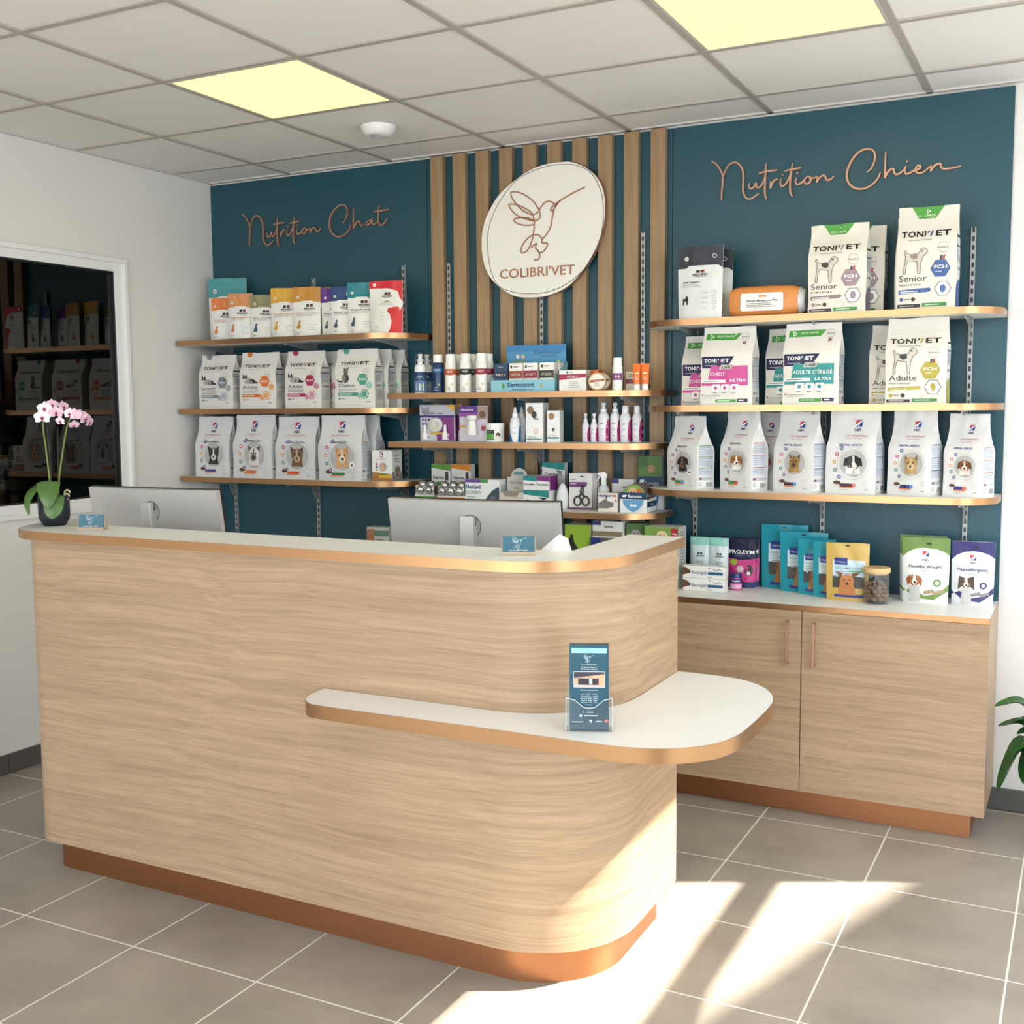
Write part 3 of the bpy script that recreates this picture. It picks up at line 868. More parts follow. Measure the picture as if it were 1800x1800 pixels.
def pet_face(D, x, z, r, kind):
    """portrait print: kinds give fur colours and ears"""
    fur, mask, ear, up = {'tuxedo': ('#2a2a2c', '#e8e4e0', '#1d1d1f', 1), 'greycat': ('#e4e0db', '#6b6764', '#55514e', 1), 'tabby': ('#7d5d45', '#c8ac90', '#5c4231', 1),
        'ginger': ('#d9a773', '#f0dcc2', '#c58f5c', 1), 'blackpup': ('#2b2523', '#8d6647', '#1f1a19', 0), 'beagle': ('#b4763f', '#f1ece6', '#9c6232', 0),
        'yorkie': ('#a9854f', '#7e6238', '#5d4a33', 1), 'collie': ('#232224', '#f0ece8', '#1a191b', 0), 'silky': ('#b89361', '#d2b88c', '#8a6b44', 1), 'hound': ('#8f5a33', '#efe6da', '#6e4124', 0)}[kind]
    k = D.w/D.h
    P_ = lambda pts, c, l: D.poly([(x+a*r, z+b*r*k) for a, b in pts], c, l)
    D.circ(x, z, r, '#b9b9b8', 1, 28)
    P_([(-.55, -.80), (.55, -.80), (.45, -.25), (-.45, -.25)], fur if kind not in ('collie', 'beagle', 'hound') else mask, 2)
    if up:
        P_([(-.52, .05), (-.56, .72), (-.12, .42)], ear, 2); P_([(.52, .05), (.56, .72), (.12, .42)], ear, 2)
    else:
        P_([(-.28, .48), (-.62, .34), (-.72, -.22), (-.46, -.16), (-.36, .1)], ear, 4); P_([(.28, .48), (.62, .34), (.72, -.22), (.46, -.16), (.36, .1)], ear, 4)
    D.circ(x, z+.05*r*k, .52*r, fur, 3, 18)
    P_([(-.07, .5), (.07, .5), (.09, .08), (.26, -.08), (.30, -.26), (.12, -.46), (-.12, -.46), (-.30, -.26), (-.26, -.08), (-.09, .08)], mask, 4)
    for sx in (-1, 1): D.circ(x+sx*.22*r, z+.12*r*k, .07*r, '#201a17', 5, 10)
    D.circ(x, z-.17*r*k, .10*r, '#2a2020', 5, 10)
    P_([(-.12, -.30), (.12, -.30), (0, -.36)], '#5a3030', 5)
def hill_logo(D, x, z, s, txt=True):
    k = D.w/D.h
    q = lambda pts, c, l: D.poly([(x+a*s, z+b*s*k) for a, b in pts], c, l)
    q([(-.5, 0), (.5, 0), (.5, 1), (-.5, 1)], '#2b3f95', 1)
    q([(-.5, .15), (-.5, 1), (.2, 1)], '#d23b45', 2); q([(-.5, 0), (-.5, .3), (.5, 1), (.5, .82)], '#ffffff', 3); q([(-.08, 0), (.04, 0), (.04, .5), (-.08, .4)], '#ffffff', 3)
    if txt: D.text("Hill's", x, z-.62*s*k, .40*s*k, '#23305f', 2, 1.05*s, bold=.02)

def art_tonivet_cat(name, acc, acc2, pic):
    def f(D):
        D.hexa(.22, .985, .09, acc, 1)
        tonivet(D, .735, '#1c191b', acc, .12, .84, .052)
        D.greek(.25, .69, .72, 1, .02, .006, '#a7a5a3')
        france(D, .80, .60, .8)
        cat_sit(D, .16, .44, .42, lying=(pic == 0))
        D.text(name, .10, .355, .062, '#55565a', 2, .42, 'l')
        D.hexa(.71, .485, .135, acc, 1); D.text('FCH', .71, .467, .034, '#ffffff', 3, .17, bold=.02)
        D.hexa(.88, .385, .075, acc2, 2)
        D.greek(.10, .315, .60, 2, .026, .010, '#8b8988', 1, 3)
        D.poly([(.09, .205), (.58, .205), (.61, .23), (.58, .262), (.09, .262)], acc, 1); D.greek(.12, .24, .52, 2, .018, .006, '#f0eeec', 2, 5)
        D.hexa(.76, .235, .11, acc if pic else acc2, 2); D.ring(.76, .235, .085, .012, '#ffffff', 3, 6); D.hexa(.64, .20, .06, acc2, 2)
        D.circ(.13, .16, .025, acc, 1); D.rect(.17, .155, .27, .165, '#55565a', 1)
        D.greek(.80, .10, .92, 1, .02, .012, '#77777a'); D.greek(.10, .045, .92, 1, .02, .005, '#b5b3b1')
    return f
def art_tonivet_dog(name, sub, acc, acc2, eco=True, dog=0):
    def f(D):
        if eco:
            D.poly([(.22, 1.0), (.34, .885), (.62, .885), (.76, 1.0)], '#4c9a3f', 1)
            D.text('ECO PACK', .48, .903, .022, '#ffffff', 2, .28); D.ring(.49, .957, .045, .018, '#ffffff', 2, 3)
        tonivet(D, .70, '#191618', acc, .07, .90, .058)
        D.greek(.2, .665, .72, 1, .02, .008, '#a7a5a3')
        france(D, .78, .575, 1.05)
        dog_stand(D, .12, .345, .42, dark='#2f2b2a' if dog != 1 else '#8d857c')
        D.text(name, .06, .27, .062, '#3f3d3d', 2, .46, 'l')
        D.text(sub, .06, .228, .018, '#55524f', 2, .36, 'l')
        D.hexa(.74, .385, .165, acc, 1); D.text('FCH', .74, .383, .034, '#ffffff', 3, .21, bold=.02); D.greek(.66, .352, .80, 1, .02, .006, '#ffffff', 2)
        D.hexa(.79, .19, .14, '#4a4a52', 1); D.hexa(.79, .19, .128, '#f6f5f3', 2); D.circ(.79, .19, .05, acc, 3, 10, .07)
        D.poly([(.05, .148), (.56, .165), (.60, .185), (.57, .205), (.05, .19)], acc2, 1); D.greek(.08, .172, .5, 2, .015, .006, '#ffffff', 2, 2)
        D.hexa(.10, .098, .035, acc, 1); D.circ(.30, .098, .035, '#3a2018', 1); D.rect(.15, .092, .24, .102, '#77777a', 1)
        D.rect(.03, .018, .42, .052, '#2a2022', 1); D.rect(.45, .024, .86, .058, '#3f8a3a', 1)
        D.greek(.07, .03, .40, 1, .02, .009, '#bcb6b2', 2); D.greek(.50, .036, .82, 1, .02, .009, '#cfe3c8', 2)
        for hx, hz in ((.55, .09), (.70, .065), (.88, .10), (.92, .30), (.90, .22)): D.ring(hx, hz, .085, .006, '#c9c6c2', 0, 6)
    return f
def side_tonivet(acc, txt=None):
    def f(D):
        D.rect(.08, .44, .9, .66, '#c7cad1', 0); D.rect(.05, .69, .95, .71, '#26262c', 1); D.rect(.05, .60, .95, .615, '#26262c', 2)
        D.greek(.14, .56, .9, 5, .025, .008, '#9a9da5', 1, 4)
        D.text('TONIVET', .5, .37, .022, '#26262c', 2, .8, bold=.02)
        if txt:
            D.poly([(.05, 0.01), (.95, .01), (.95, .30), (.6, .27), (.05, .18)], acc, 1)
        else: D.greek(.1, .30, .9, 6, .03, .01, '#aeb2ba', 1, 9)
    return f
def art_lab(title, acc):
    def f(D):
        D.poly([(.06, .835), (.64, .835), (.74, .915), (.06, .915)], '#4c9a3f', 1)
        D.text('ECO PACK', .28, .868, .024, '#ffffff', 2, .32, 'l', 0, .2); D.ring(.17, .875, .055, .02, '#ffffff', 2, 3)
        france(D, .82, .86, .85)
        D.poly([(.02, .475), (.52, .475), (.66, .62), (.02, .62)], '#23204a', 1)
        tonivet(D, .545, '#ffffff', acc, .07, .56, .048); D.greek(.08, .505, .40, 1, .02, .006, '#b9b7c8', 2)
        D.poly([(.14, .28), (.92, .28), (.92, .50), (.20, .50)], acc, 2); D.poly([(.02, .25), (.92, .25), (.92, .285), (.02, .285)], acc, 2)
        D.rect(.02, .285, .50, .325, '#f3f2f0', 3); D.greek(.06, .30, .46, 1, .02, .010, '#8b8988', 4)
        D.poly([(.36, .455), (.60, .455), (.65, .515), (.41, .515)], '#b9b7b0', 4); D.text('LAB', .505, .468, .033, '#3a3a40', 5, .17, bold=.02, shear=.15)
        D.text(title, .19, .375, .046, '#ffffff', 4, .30 if len(title) < 7 else .70, 'l'); D.text('ULTRA', .88, .298, .034, '#ffffff', 4, .30, 'r', .025, .25)
        for i in range(3):
            x = .22+.18*i
            D.para(x, .175, x+.17, .265, .02, '#f6f5f3', 3); D.circ(x+.085, .22, .035, acc, 4, 10); D.greek(x+.03, .155, x+.14, 1, .02, .01, '#8b8988')
        D.rect(.04, .115, .06, .14, '#c23b4a', 1); D.greek(.08, .115, .5, 1, .02, .012, '#a7a5a3'); D.greek(.06, .09, .40, 1, .02, .010, '#c5c3c1')
        D.rect(.30, .035, .70, .075, '#4c9a3f', 1); D.rect(.715, .038, .92, .08, '#23204a', 1); D.greek(.35, .05, .66, 1, .02, .010, '#dcebd6', 2); D.greek(.75, .052, .88, 1, .02, .014, '#ffffff', 2)
    return f
def art_hills(title, kind, c1, c2, tcol='#2b3f95', badge=False, lx=.60):
    def f(D):
        hill_logo(D, lx, .80, .135)
        D.text('VET ESSENTIALS', lx, .685, .020, '#c25561', 2, .46); D.greek(lx-.22, .66, lx+.22, 1, .02, .004, '#d98a92')
        D.text(title, .5, .575, .024, tcol, 2, .22+.02*len(title), bold=.02)
        D.ring(.57, .365, .325, .006, '#b9b7b5', 0, 30)
        pet_face(D, .57, .37, .27, kind)
        for i, c in enumerate(('#3c5a9c', '#c2477e', '#e2a05a', '#4c8f7a', '#6d5aa8')):
            a = radians(128+24*i)
            px, pz = .57+.385*cos(a), .365+.385*sin(a)*D.w/D.h
            D.circ(px, pz, .040, c, 1, 12); D.circ(px, pz, .018, '#f4f2f4', 2, 8)
        D.rect(.30, .085, .55, .125, c1, 1); D.rect(.50, .085, .62, .125, c2, 1); D.rect(.30, .068, .58, .084, '#e08a4e', 1)
        D.circ(.25, .115, .085, '#d9d7d5', 1, 14, .05); D.circ(.25, .135, .075, '#5c3b27', 2, 14, .038)
        D.greek(.30, .045, .56, 1, .02, .007, '#b9b7b5'); D.ring(.82, .14, .05, .006, '#c9c7c5', 0, 14); D.greek(.80, .05, .9, 1, .02, .012, '#b0aeac')
        if badge: D.circ(.80, .24, .07, '#f4f2f4', 6, 14); D.circ(.80, .24, .025, '#6b2a3a', 7, 8)
    return f
def side_hills(acc):
    def f(D):
        for z0, z1 in ((.46, .60), (.31, .45), (.20, .30)):
            D.rect(.08, z0, .92, z1, '#ccd2dc', 0); D.rect(.08, z1-.008, .92, z1, acc, 1)
            D.greek(.12, z1-.03, .9, int((z1-z0)/.022)-1, .022, .008, '#a3abb8', 1, int(z0*99))
        D.rect(.08, .135, .92, .165, '#bfc3cc', 0); D.rect(.12, .14, .28, .165, '#8a3a6c', 1)
        D.rect(.08, .03, .92, .12, '#f6f6f6', 0)
        for i in range(9): D.rect(.55+.04*i, .04, .55+.04*i+(.012 if i % 2 else .024), .10, '#33343a', 1)
        D.ring(.2, .08, .08, .02, '#55565c', 1, 10)
    return f
def art_specific(top, title, tcol, animal='#3a4a5c', sq=True, curve=0):
    def f(D):
        D.poly([(0, .70), (.25, .705), (.35, .725), (.7, .725), (.78, .70), (1, .69), (1, 1), (0, 1)], top, 0)
        D.circ(.18, .80, .055, '#e9e7e4', 1, 12); D.circ(.18, .80, .035, '#b9b7b4', 2, 10)
        for i, c in enumerate(('#23242a', '#6b2a32')): D.rect(.50+.14*i, .60, .60+.14*i, .655, c, 1)
        D.text('SPECIFIC', .62, .55, .034, '#23242a', 2, .42, bold=.03); D.rect(.48, .528, .76, .534, '#23242a', 1)
        D.text(title, .12, .465, .026, tcol, 2, min(.84, .065*len(title)), 'l', .015)
        D.greek(.12, .44, .88, 2, .02, .007, '#a7a5a3', 1, len(title))
        k = D.w/D.h; q = lambda pts: D.poly([(.12+a*.2, .16+b*.2*k) for a, b in pts], animal, 1)
        q([(.2, 0), (.8, .0), (.9, .5), (.75, 1.1), (1.0, 1.3), (.8, 1.55), (.5, 1.4), (.4, .9), (0, .3)])
        D.greek(.62, .24, .9, 3, .05, .006, '#8b8988', 1, 8); D.greek(.14, .08, .26, 1, .02, .012, '#77777a')
    return f

# --- products on the cat food shelves
def T(o, l, c, g=None): return tag(o, l, c, g)
Z1, Z2, Z3 = 1.897, 1.558, 1.220
PCH = 'veterinary diet pouches on the top cat shelf'
L1 = [(-.655, -.10, .215, .325, '#4f9aa0', 'Adult', '#23242a', 'large teal topped white food pouch at the far left of the top cat shelf', 0.22, .07),
      (-.575, -.215, .125, .212, '#e07f3f', 'Allergen', '#d98a4e', 'small bright orange topped food pouch in front of the large teal one', .30, .045),
      (-.452, -.235, .132, .226, '#d7935c', 'Allergen Management Plus', '#c7703a', 'tan orange topped food pouch, third from the left on the top cat shelf', .22, .05),
      (-.322, -.215, .135, .213, '#8c8763', 'Skin Function', '#77736a', 'olive green topped food pouch between the tan and the yellow ones', .30, .045),
      (-.190, -.225, .138, .238, '#dba63a', 'Crystal Management', '#d2a04a', 'bright yellow topped food pouch next to the olive one', .22, .05),
      (-.052, -.225, .138, .236, '#c48a35', 'Crystal Prevention', '#b98a48', 'ochre brown topped food pouch left of the purple one', .26, .05),
      (.075, -.185, .118, .226, '#5f2f86', 'Endocrine', '#4a3a6c', 'purple topped food pouch squeezed between ochre and navy ones', .32, .045),
      (.160, -.225, .118, .226, '#1f3f78', 'Kidney Support', '#23385c', 'navy blue topped food pouch next to the purple one', .32, .045),
      (.262, -.225, .135, .240, '#1f7f8a', 'Weight Reduction', '#23385c', 'petrol teal topped food pouch left of the red one', .28, .05),
      (.400, -.235, .168, .238, '#d22a32', 'Adult', '#23242a', 'red food pouch with a red cat silhouette at the right end', .12, .055)]
for k, (x, y, w, h, c, t, tc, lab, rot, d) in enumerate(L1):
    fn = art_specific(c, t, tc, c if k in (1, 2, 4, 5) else '#3a5a6c')
    if k == 9:
        def fn(D):
            D.poly([(0, .86), (.55, .86), (.85, .80), (.93, .66), (1, .6), (1, 1), (0, 1)], '#d22a32', 0)
            D.circ(.16, .93, .05, '#e9e7e4', 1, 12)
            for i, c_ in enumerate(('#23242a', '#6b2a32')): D.rect(.47+.10*i, .735, .55+.10*i, .78, c_, 1)
            D.text('SPECIFIC', .55, .69, .03, '#23242a', 2, .30, bold=.03); D.text('Adult', .55, .60, .02, '#23242a', 2, .14, bold=.03); D.rect(.44, .675, .66, .680, '#23242a', 1)
            D.greek(.36, .575, .8, 3, .02, .006, '#b0aeac', 1); D.greek(.36, .40, .52, 3, .07, .007, '#a7a5a3', 1); D.text('Adult', .26, .12, .02, '#55565a', 2, .12)
            D.poly([(.62, 0), (1, 0), (1, .52), (.93, .42), (.90, .50), (.78, .50), (.60, .48), (.57, .42), (.66, .36), (.72, .22), (.68, .08)], '#d22a32', 1)
    b_ = make_bag('food_pouch', (x, y, Z1), rot, w, h, d, 'pouch', '#ecebe8', fn, None, k, .9, .25)
    T(b_, lab, 'pouch', PCH)
    if k == 5: behind(b_, .07, .05, 'second food pouch standing behind the ochre one, only its edge showing')
    if k == 0: behind(b_, .075, -.02, 'second large pouch hidden right behind the teal one by the wall')
CB = 'cat food bags on the middle cat shelf'
for k, (x, n, a1, a2, p, lab) in enumerate(((-.590, 'Senior', '#7b828e', '#a3a9b3', 0, 'white cat food bag with grey hexagons reading Senior'),
        (-.325, 'Adulte', '#d9722e', '#e0a06c', 0, 'white cat food bag with orange hexagons reading Adulte'),
        (-.052, 'Adulte', '#a52a50', '#c78a9c', 0, 'white cat food bag with crimson hexagons reading Adulte'),
        (.247, 'Chaton', '#4f9a84', '#8fc4b3', 1, 'white kitten food bag with green hexagons and sitting kitten'))):
    b_ = make_bag('pet_food_bag', (x, -.262, Z2), .03*(1 if k % 2 else -1), .218 if k else .225, .272 if k else .266, .074, 'flat', '#dfddd9',
                  art_tonivet_cat(n, a1, a2, p), side_tonivet(a1), 10+k, .8, .55)
    T(b_, lab, 'bag', CB)
    nm = ('grey', 'orange', 'crimson', 'green')[k]
    b2 = behind(b_, .088, .012 if k != 2 else .03, 'second cat food bag in line behind the %s one' % nm, 0, .03)
    if k == 3: behind(b_, .172, .035, 'third kitten food bag, rearmost behind the green one', 0, -.02)
HB = 'white cat food bags with portrait on the bottom cat shelf'
for k, (x, y, w, h, t, kind, c1, c2, lab) in enumerate(((-.625, -.265, .225, .300, 'NeuteredCat', 'tuxedo', '#4a3f8c', '#4a3f8c', 'white cat food bag with black and white cat portrait by the left wall'),
        (-.352, -.285, .238, .309, 'NEUTERED CAT', 'greycat', '#d9774a', '#d9774a', 'white cat food bag with grey and white cat portrait'),
        (-.098, -.275, .235, .300, 'DENTAL HEALTH', 'tabby', '#d9502f', '#d9502f', 'white cat food bag with brown tabby portrait'),
        (.170, -.285, .240, .304, 'GROWTH', 'ginger', '#2f7a4a', '#2f7a4a', 'white kitten food bag with ginger kitten portrait'))):
    b_ = make_bag('pet_food_bag', (x, y, Z3), .02*k-.02, w, h, .084, 'gusset', '#dededf', art_hills(t, kind, c1, c2, '#2b3f95' if k == 2 else '#3f3d44', k == 3, .5), side_hills('#c2607e'), 20+k, 1.2, .36)
    T(b_, lab, 'bag', HB)
    behind(b_, .098, .014, 'second bag standing behind the %s portrait bag on the bottom cat shelf' % ('black cat', 'grey cat', 'tabby', 'ginger kitten')[k])

# --- boxes
def carton(name, loc, rot, w, h, d, base='#f2f1ef', front=None, side=None, top=None, rough=.4, bev=.0012, pitch=0):
    """cardboard box; loc = base centre of the front face"""
    c, s_ = cos(rot), sin(rot)
    root = empty(name, (loc[0]-s_*d/2, loc[1]+c*d/2, loc[2]), rot)
    if pitch: root.rotation_euler.x = pitch
    m = MB(); m.box(-w/2, w/2, -d/2, d/2, 0.0004, h, pm(base, rough), bev); m.build('carton_body', root)
    if front: D = Dec(w, h, plane((-w/2, -d/2, 0), (1, 0, 0), (0, 0, 1), w, h)); front(D); D.build('printed_front', root)
    if side: D = Dec(d, h, plane((w/2, -d/2, 0), (0, 1, 0), (0, 0, 1), d, h)); side(D); D.build('printed_side', root)
    if top: D = Dec(w, d, plane((-w/2, -d/2, h), (1, 0, 0), (0, 1, 0), w, d)); top(D); D.build('printed_top', root)
    return root
def art_growth_box(D):
    D.poly([(0, 0), (1, 0), (1, .22), (0, .30)], '#a8743c', 0); D.rect(.35, .10, 1, .2, '#e0a83a', 1); D.rect(.35, .2, .8, .24, '#4c8f3f', 1)
    hill_logo(D, .5, .84, .16); D.text('VET ESSENTIALS', .5, .70, .03, '#c25561', 2, .5); pet_face(D, .56, .46, .2, 'ginger')
    for i, c in enumerate(('#c2477e', '#3c5a9c', '#e2a05a')): D.circ(.25, .55-.09*i, .05, c, 1, 10)
b_ = carton('pouch_box', (.374, -.235, Z3), .08, .105, .142, .10, '#f0efec', art_growth_box, lambda D: (D.rect(0, 0, 1, .3, '#8d8a86', 0), pet_face(D, .5, .3, .3, 'tabby'), D.greek(.2, .8, .8, 3, .1, .03, '#9a9896')))
T(b_, 'small white cardboard box of kitten pouches at the end of the bottom cat shelf', 'box')

# --- products on the dog food shelves
def art_black(D):
    D.poly([(0, .70), (.2, .70), (.25, .735), (.9, .735), (1, .69), (1, 1), (0, 1)], '#2b2f3a', 0)
    D.ring(.82, .86, .05, .015, '#d9dde2', 1, 12); D.circ(.2, .83, .05, '#c9ccd0', 1, 12)
    for i, c in enumerate(('#23242a', '#8a2a38')): D.rect(.42+.1*i, .635, .50+.1*i, .672, c, 1)
    D.text('SPECIFIC', .51, .595, .03, '#23242a', 2, .34, bold=.03); D.rect(.40, .578, .62, .583, '#23242a', 1)
    D.text('Joint Support', .12, .50, .024, '#23242a', 2, .40, 'l', .015); D.greek(.12, .48, .60, 3, .018, .006, '#b0aeac', 1)
    D.poly([(.12, .20), (.15, .20), (.16, .25), (.21, .25), (.22, .20), (.25, .20), (.25, .29), (.22, .33), (.17, .28), (.12, .29)], '#23242a', 1)
    for i in range(4): D.ring(.84, .36-.07*i, .04, .008, '#a7a9ab', 1, 12); D.greek(.55, .355-.07*i, .76, 1, .02, .008, '#b0b2b4', 1)
b_ = make_bag('food_pouch', (1.893, -.258, Z1), -.03, .185, .285, .044, 'pouch', '#dfe2e3', art_black, None, 31, 1.3, .2)
T(b_, 'front white and black dog food pouch at the left end of the top dog shelf', 'pouch', 'black and white dog food pouches')
behind(b_, .058, -.016, 'second black and white pouch leaning behind the front one', 0, -.05); behind(b_, .116, .004, 'third black and white pouch at the back of the row', 0, .06)
# bag lying on its side
r = empty('lying_food_bag', (2.145, -.185, Z1), .03); T(r, 'orange food bag lying on its side with a white label', 'bag')
def f(m):
    n = 14; rings = []
    for i in range(n+1):
        t = i/n; x = -.132+.264*t
        e = 1-.18*abs(2*t-1)**6
        pr = []
        for j in range(24):
            a = 2*pi*j/24
            cy, cz = cos(a), sin(a)
            y = .068*math.copysign(abs(cy)**.55, cy); z = .060+.060*e*math.copysign(abs(cz)**.5, cz)
            z += .002*noise.noise(Vector((x*20, a, 3)))
            pr.append((x, y*e, max(z, .0005)))
        rings.append(pr)
    V = [p for q in rings for p in q]; F = []
    for i in range(n):
        for j in range(24): F.append((i*24+j, i*24+(j+1) % 24, (i+1)*24+(j+1) % 24, (i+1)*24+j))
    F = [q[::-1] for q in F]
    m.add(V, F, pm('#d98a4a', .35), True); m.add(V, [list(range(24)), list(range(25*14-14+13, 24*14-1, -1))[:24]], pm('#d98a4a', .35))
one(f, 'bag_body', r)
def f(m):
    V = [(.131+.002*(k > 0), .0+.060*.98*cos(2*pi*j/20)*s, .060+.054*sin(2*pi*j/20)*s) for k, s in ((0, 1),) for j in range(20)]
    V += [(.152, .042*cos(2*pi*j/20), .060+.038*sin(2*pi*j/20)) for j in range(20)]
    m.add(V, [[j, (j+1) % 20, 20+(j+1) % 20, 20+j] for j in range(20)]+[list(range(20, 40))], pm('#e6e8ec', .3), True)
one(f, 'bag_end', r)
D = Dec(.264, .12, plane((-.132, -.0705, 0), (1, 0, 0), (0, 0, 1), .264, .12))
D.poly([(.20, .18), (.78, .18), (.80, .22), (.80, .68), (.78, .74), (.20, .74), (.18, .68), (.18, .22)], '#f4f2ee', 0)
D.rect(.44, .61, .56, .67, '#d98a4a', 1); D.text('Allergen Management Plus', .49, .47, .06, '#2a2626', 2, .46, bold=.02); D.greek(.26, .40, .74, 3, .05, .02, '#77726e', 1); D.text('FOR DOGS OF ALL SIZES', .49, .24, .03, '#55524f', 2, .24)
D.build('label', r)
DB = 'large dog food bags on the top dog shelf'
b_ = make_bag('pet_food_bag', (2.425, -.262, Z1), -.02, .212, .330, .092, 'flat', '#e3dfd7', art_tonivet_dog('Senior', 'MINI', '#9a8590', '#8f7a80'), side_tonivet('#6a5a78', 1), 41, 1.3, .5)
T(b_, 'tall white dog food bag with mauve hexagon and terrier drawing', 'bag', DB)
behind(b_, .105, .045, 'second tall dog food bag behind the mauve hexagon one', 0, .04)
b_ = make_bag('pet_food_bag', (2.738, -.262, Z1), -.02, .205, .368, .096, 'flat', '#e3dfd7', art_tonivet_dog('Senior', 'MEDIUM ET MAXI', '#45629c', '#45629c', True, 1), side_tonivet('#45629c', 1), 42, 1.3, .5)
T(b_, 'tallest white dog food bag with blue hexagon and green top patch', 'bag', DB)
behind(b_, .11, -.02, 'second tall dog food bag behind the blue hexagon one', -.02, -.05)
MBG = 'dog food bags on the middle dog shelf'
b_ = make_bag('pet_food_bag', (2.008, -.262, Z2), -.03, .208, .306, .094, 'flat', '#e4e0da', art_lab('CHIOT', '#c94a94'), side_hills('#a84a5c'), 51, 1.2, .45)
T(b_, 'white puppy food bag with pink block reading Chiot', 'bag', MBG)
behind(b_, .108, -.115, 'second puppy food bag behind and left of the pink one', -.025, -.06)
b_ = make_bag('pet_food_bag', (2.335, -.262, Z2), -.02, .210, .308, .094, 'flat', '#e4e0da', art_lab('ADULTE STÉRILISÉ', '#2a8f8f'), side_hills('#4a6a8c'), 52, 1.2, .45)
T(b_, 'white adult dog food bag with teal block', 'bag', MBG)
behind(b_, .108, -.095, 'second adult dog food bag behind and left of the teal one', -.01, -.05)
b_ = make_bag('pet_food_bag', (2.712, -.262, Z2), -.02, .212, .312, .094, 'flat', '#e3dfd7', art_tonivet_dog('Adulte', 'MINI STÉRILISÉ', '#b3a53c', '#b3a53c', False), side_tonivet('#b3b04a', 1), 53, 1.3, .5)
T(b_, 'white dog food bag with mustard hexagon and pug drawing', 'bag', MBG)
behind(b_, .108, -.075, 'second dog food bag behind and left of the mustard one', -.015, -.04)
RB = 'white dog food bags with portraits on the bottom dog shelf'
for k, (x, w, h, rot, t, kind, c1, c2, lab) in enumerate(((1.815, .168, .295, -.46, 'GROWTH', 'blackpup', '#3f8f5c', '#5c9ccf', 'white puppy food bag with curly dark puppy portrait, leftmost on the bottom dog shelf'),
        (2.036, .162, .318, -.46, 'GROWTH', 'beagle', '#3f8f5c', '#d9403a', 'white puppy food bag with beagle puppy portrait'),
        (2.262, .174, .312, -.36, 'DENTAL HEALTH', 'yorkie', '#4a2a3c', '#4f8fd0', 'white dog food bag with small terrier portrait, ears up'),
        (2.480, .192, .315, -.18, 'DENTAL HEALTH', 'collie', '#4a2a3c', '#d9705a', 'white dog food bag with black and white collie portrait'),
        (2.690, .166, .314, -.32, 'DENTAL HEALTH', 'silky', '#3a2f6c', '#4f8fd0', 'white dog food bag with long haired blond terrier portrait'),
        (2.876, .146, .300, -.34, 'DENTAL HEALTH', 'hound', '#3a3f8c', '#e0805a', 'white dog food bag with brown hound portrait, rightmost on the bottom dog shelf'))):
    b_ = make_bag('pet_food_bag', (x, -.225, Z3), rot, w, h, .104, 'gusset', '#e2e1e0', art_hills(t, kind, c1, c2, '#2b3f95' if k > 1 else '#3f3d44', k == 0), side_hills(('#3f8f5c', '#c23b4a', '#4a6a9c', '#4a6a9c', '#3a3a4c', '#c25a5a')[k]), 60+k, 1.4, .4)
    T(b_, lab, 'bag', RB)
    if k == 1: behind(b_, .115, .072, 'second puppy food bag half hidden between beagle and terrier bags', -.01, .2)

# ------------------------------------------------------------------ care products: bottles, cans, tubs
def cyl_dec(r, h, z0, span=2.6):
    return Dec(r*span, h, lambda fx, fz: (Vector((r*sin((fx-.5)*span), -r*cos((fx-.5)*span), z0+fz*h)), Vector((sin((fx-.5)*span), -cos((fx-.5)*span), 0))))
def flacon(name, loc, rot, parts, dec=None, n=20, sx=1, sy=1):
    """parts: list of (part name, profile, colour or material)"""
    r = empty(name, loc, rot)
    for pn, prof, c in parts:
        m = MB(); m.lathe(prof, pm(c, .3) if isinstance(c, str) else c, n=n, sx=sx, sy=sy); m.build(pn, r)
    if dec:
        rr, h, z0, fn = dec
        D = cyl_dec(rr, h, z0); fn(D)
        o = D.build('printed_label', r)
        if o and (sx != 1 or sy != 1): o.scale = (sx, sy, 1)
    return r
ZA, ZB, ZC, ZW = 1.622, 1.404, 1.116, .811
CLEAR = glass_mat('clear_cap', 1.3, (.92, .94, .95))
def leafmark(D, x, z, s=.08): D.circ(x, z, s, '#b9c93a', 2, 8, s*1.6)
def foam(x, y, lab):
    def dec(D):
        D.rect(0, 0, 1, .62, '#5f7fa6', 0); D.rect(0, .45, 1, .86, '#1f3f6b', 1); D.poly([(0, .42), (.5, .36), (1, .44), (1, .5), (0, .5)], '#5f7fa6', 2)
        D.text('FOAM', .5, .62, .07, '#dfe8f2', 3, .3); leafmark(D, .62, .28, .05); D.greek(.3, .2, .7, 3, .05, .015, '#dfe8f2', 2)
    b = flacon('foam_bottle', (x, y, ZA), .4, [('bottle', [(.001, 0), (.026, .001), (.0265, .004), (.0265, .115), (.022, .125), (.015, .13)], '#f3f4f4'),
        ('pump', [(.012, .128), (.012, .142), (.017, .144), (.017, .150), (.009, .152), (.009, .165), (.012, .168), (.010, .174), (.001, .175)], '#f7f7f5'),
        ('overcap', [(.0235, .125), (.024, .165), (.019, .178), (.001, .181)], CLEAR)], (.0265, .105, .004, dec))
    T(b, lab, 'bottle', 'blue foam bottles')
foam(.600, -.250, 'front blue and white foam pump bottle with clear cap'); foam(.598, -.190, 'second blue foam pump bottle behind the front one')
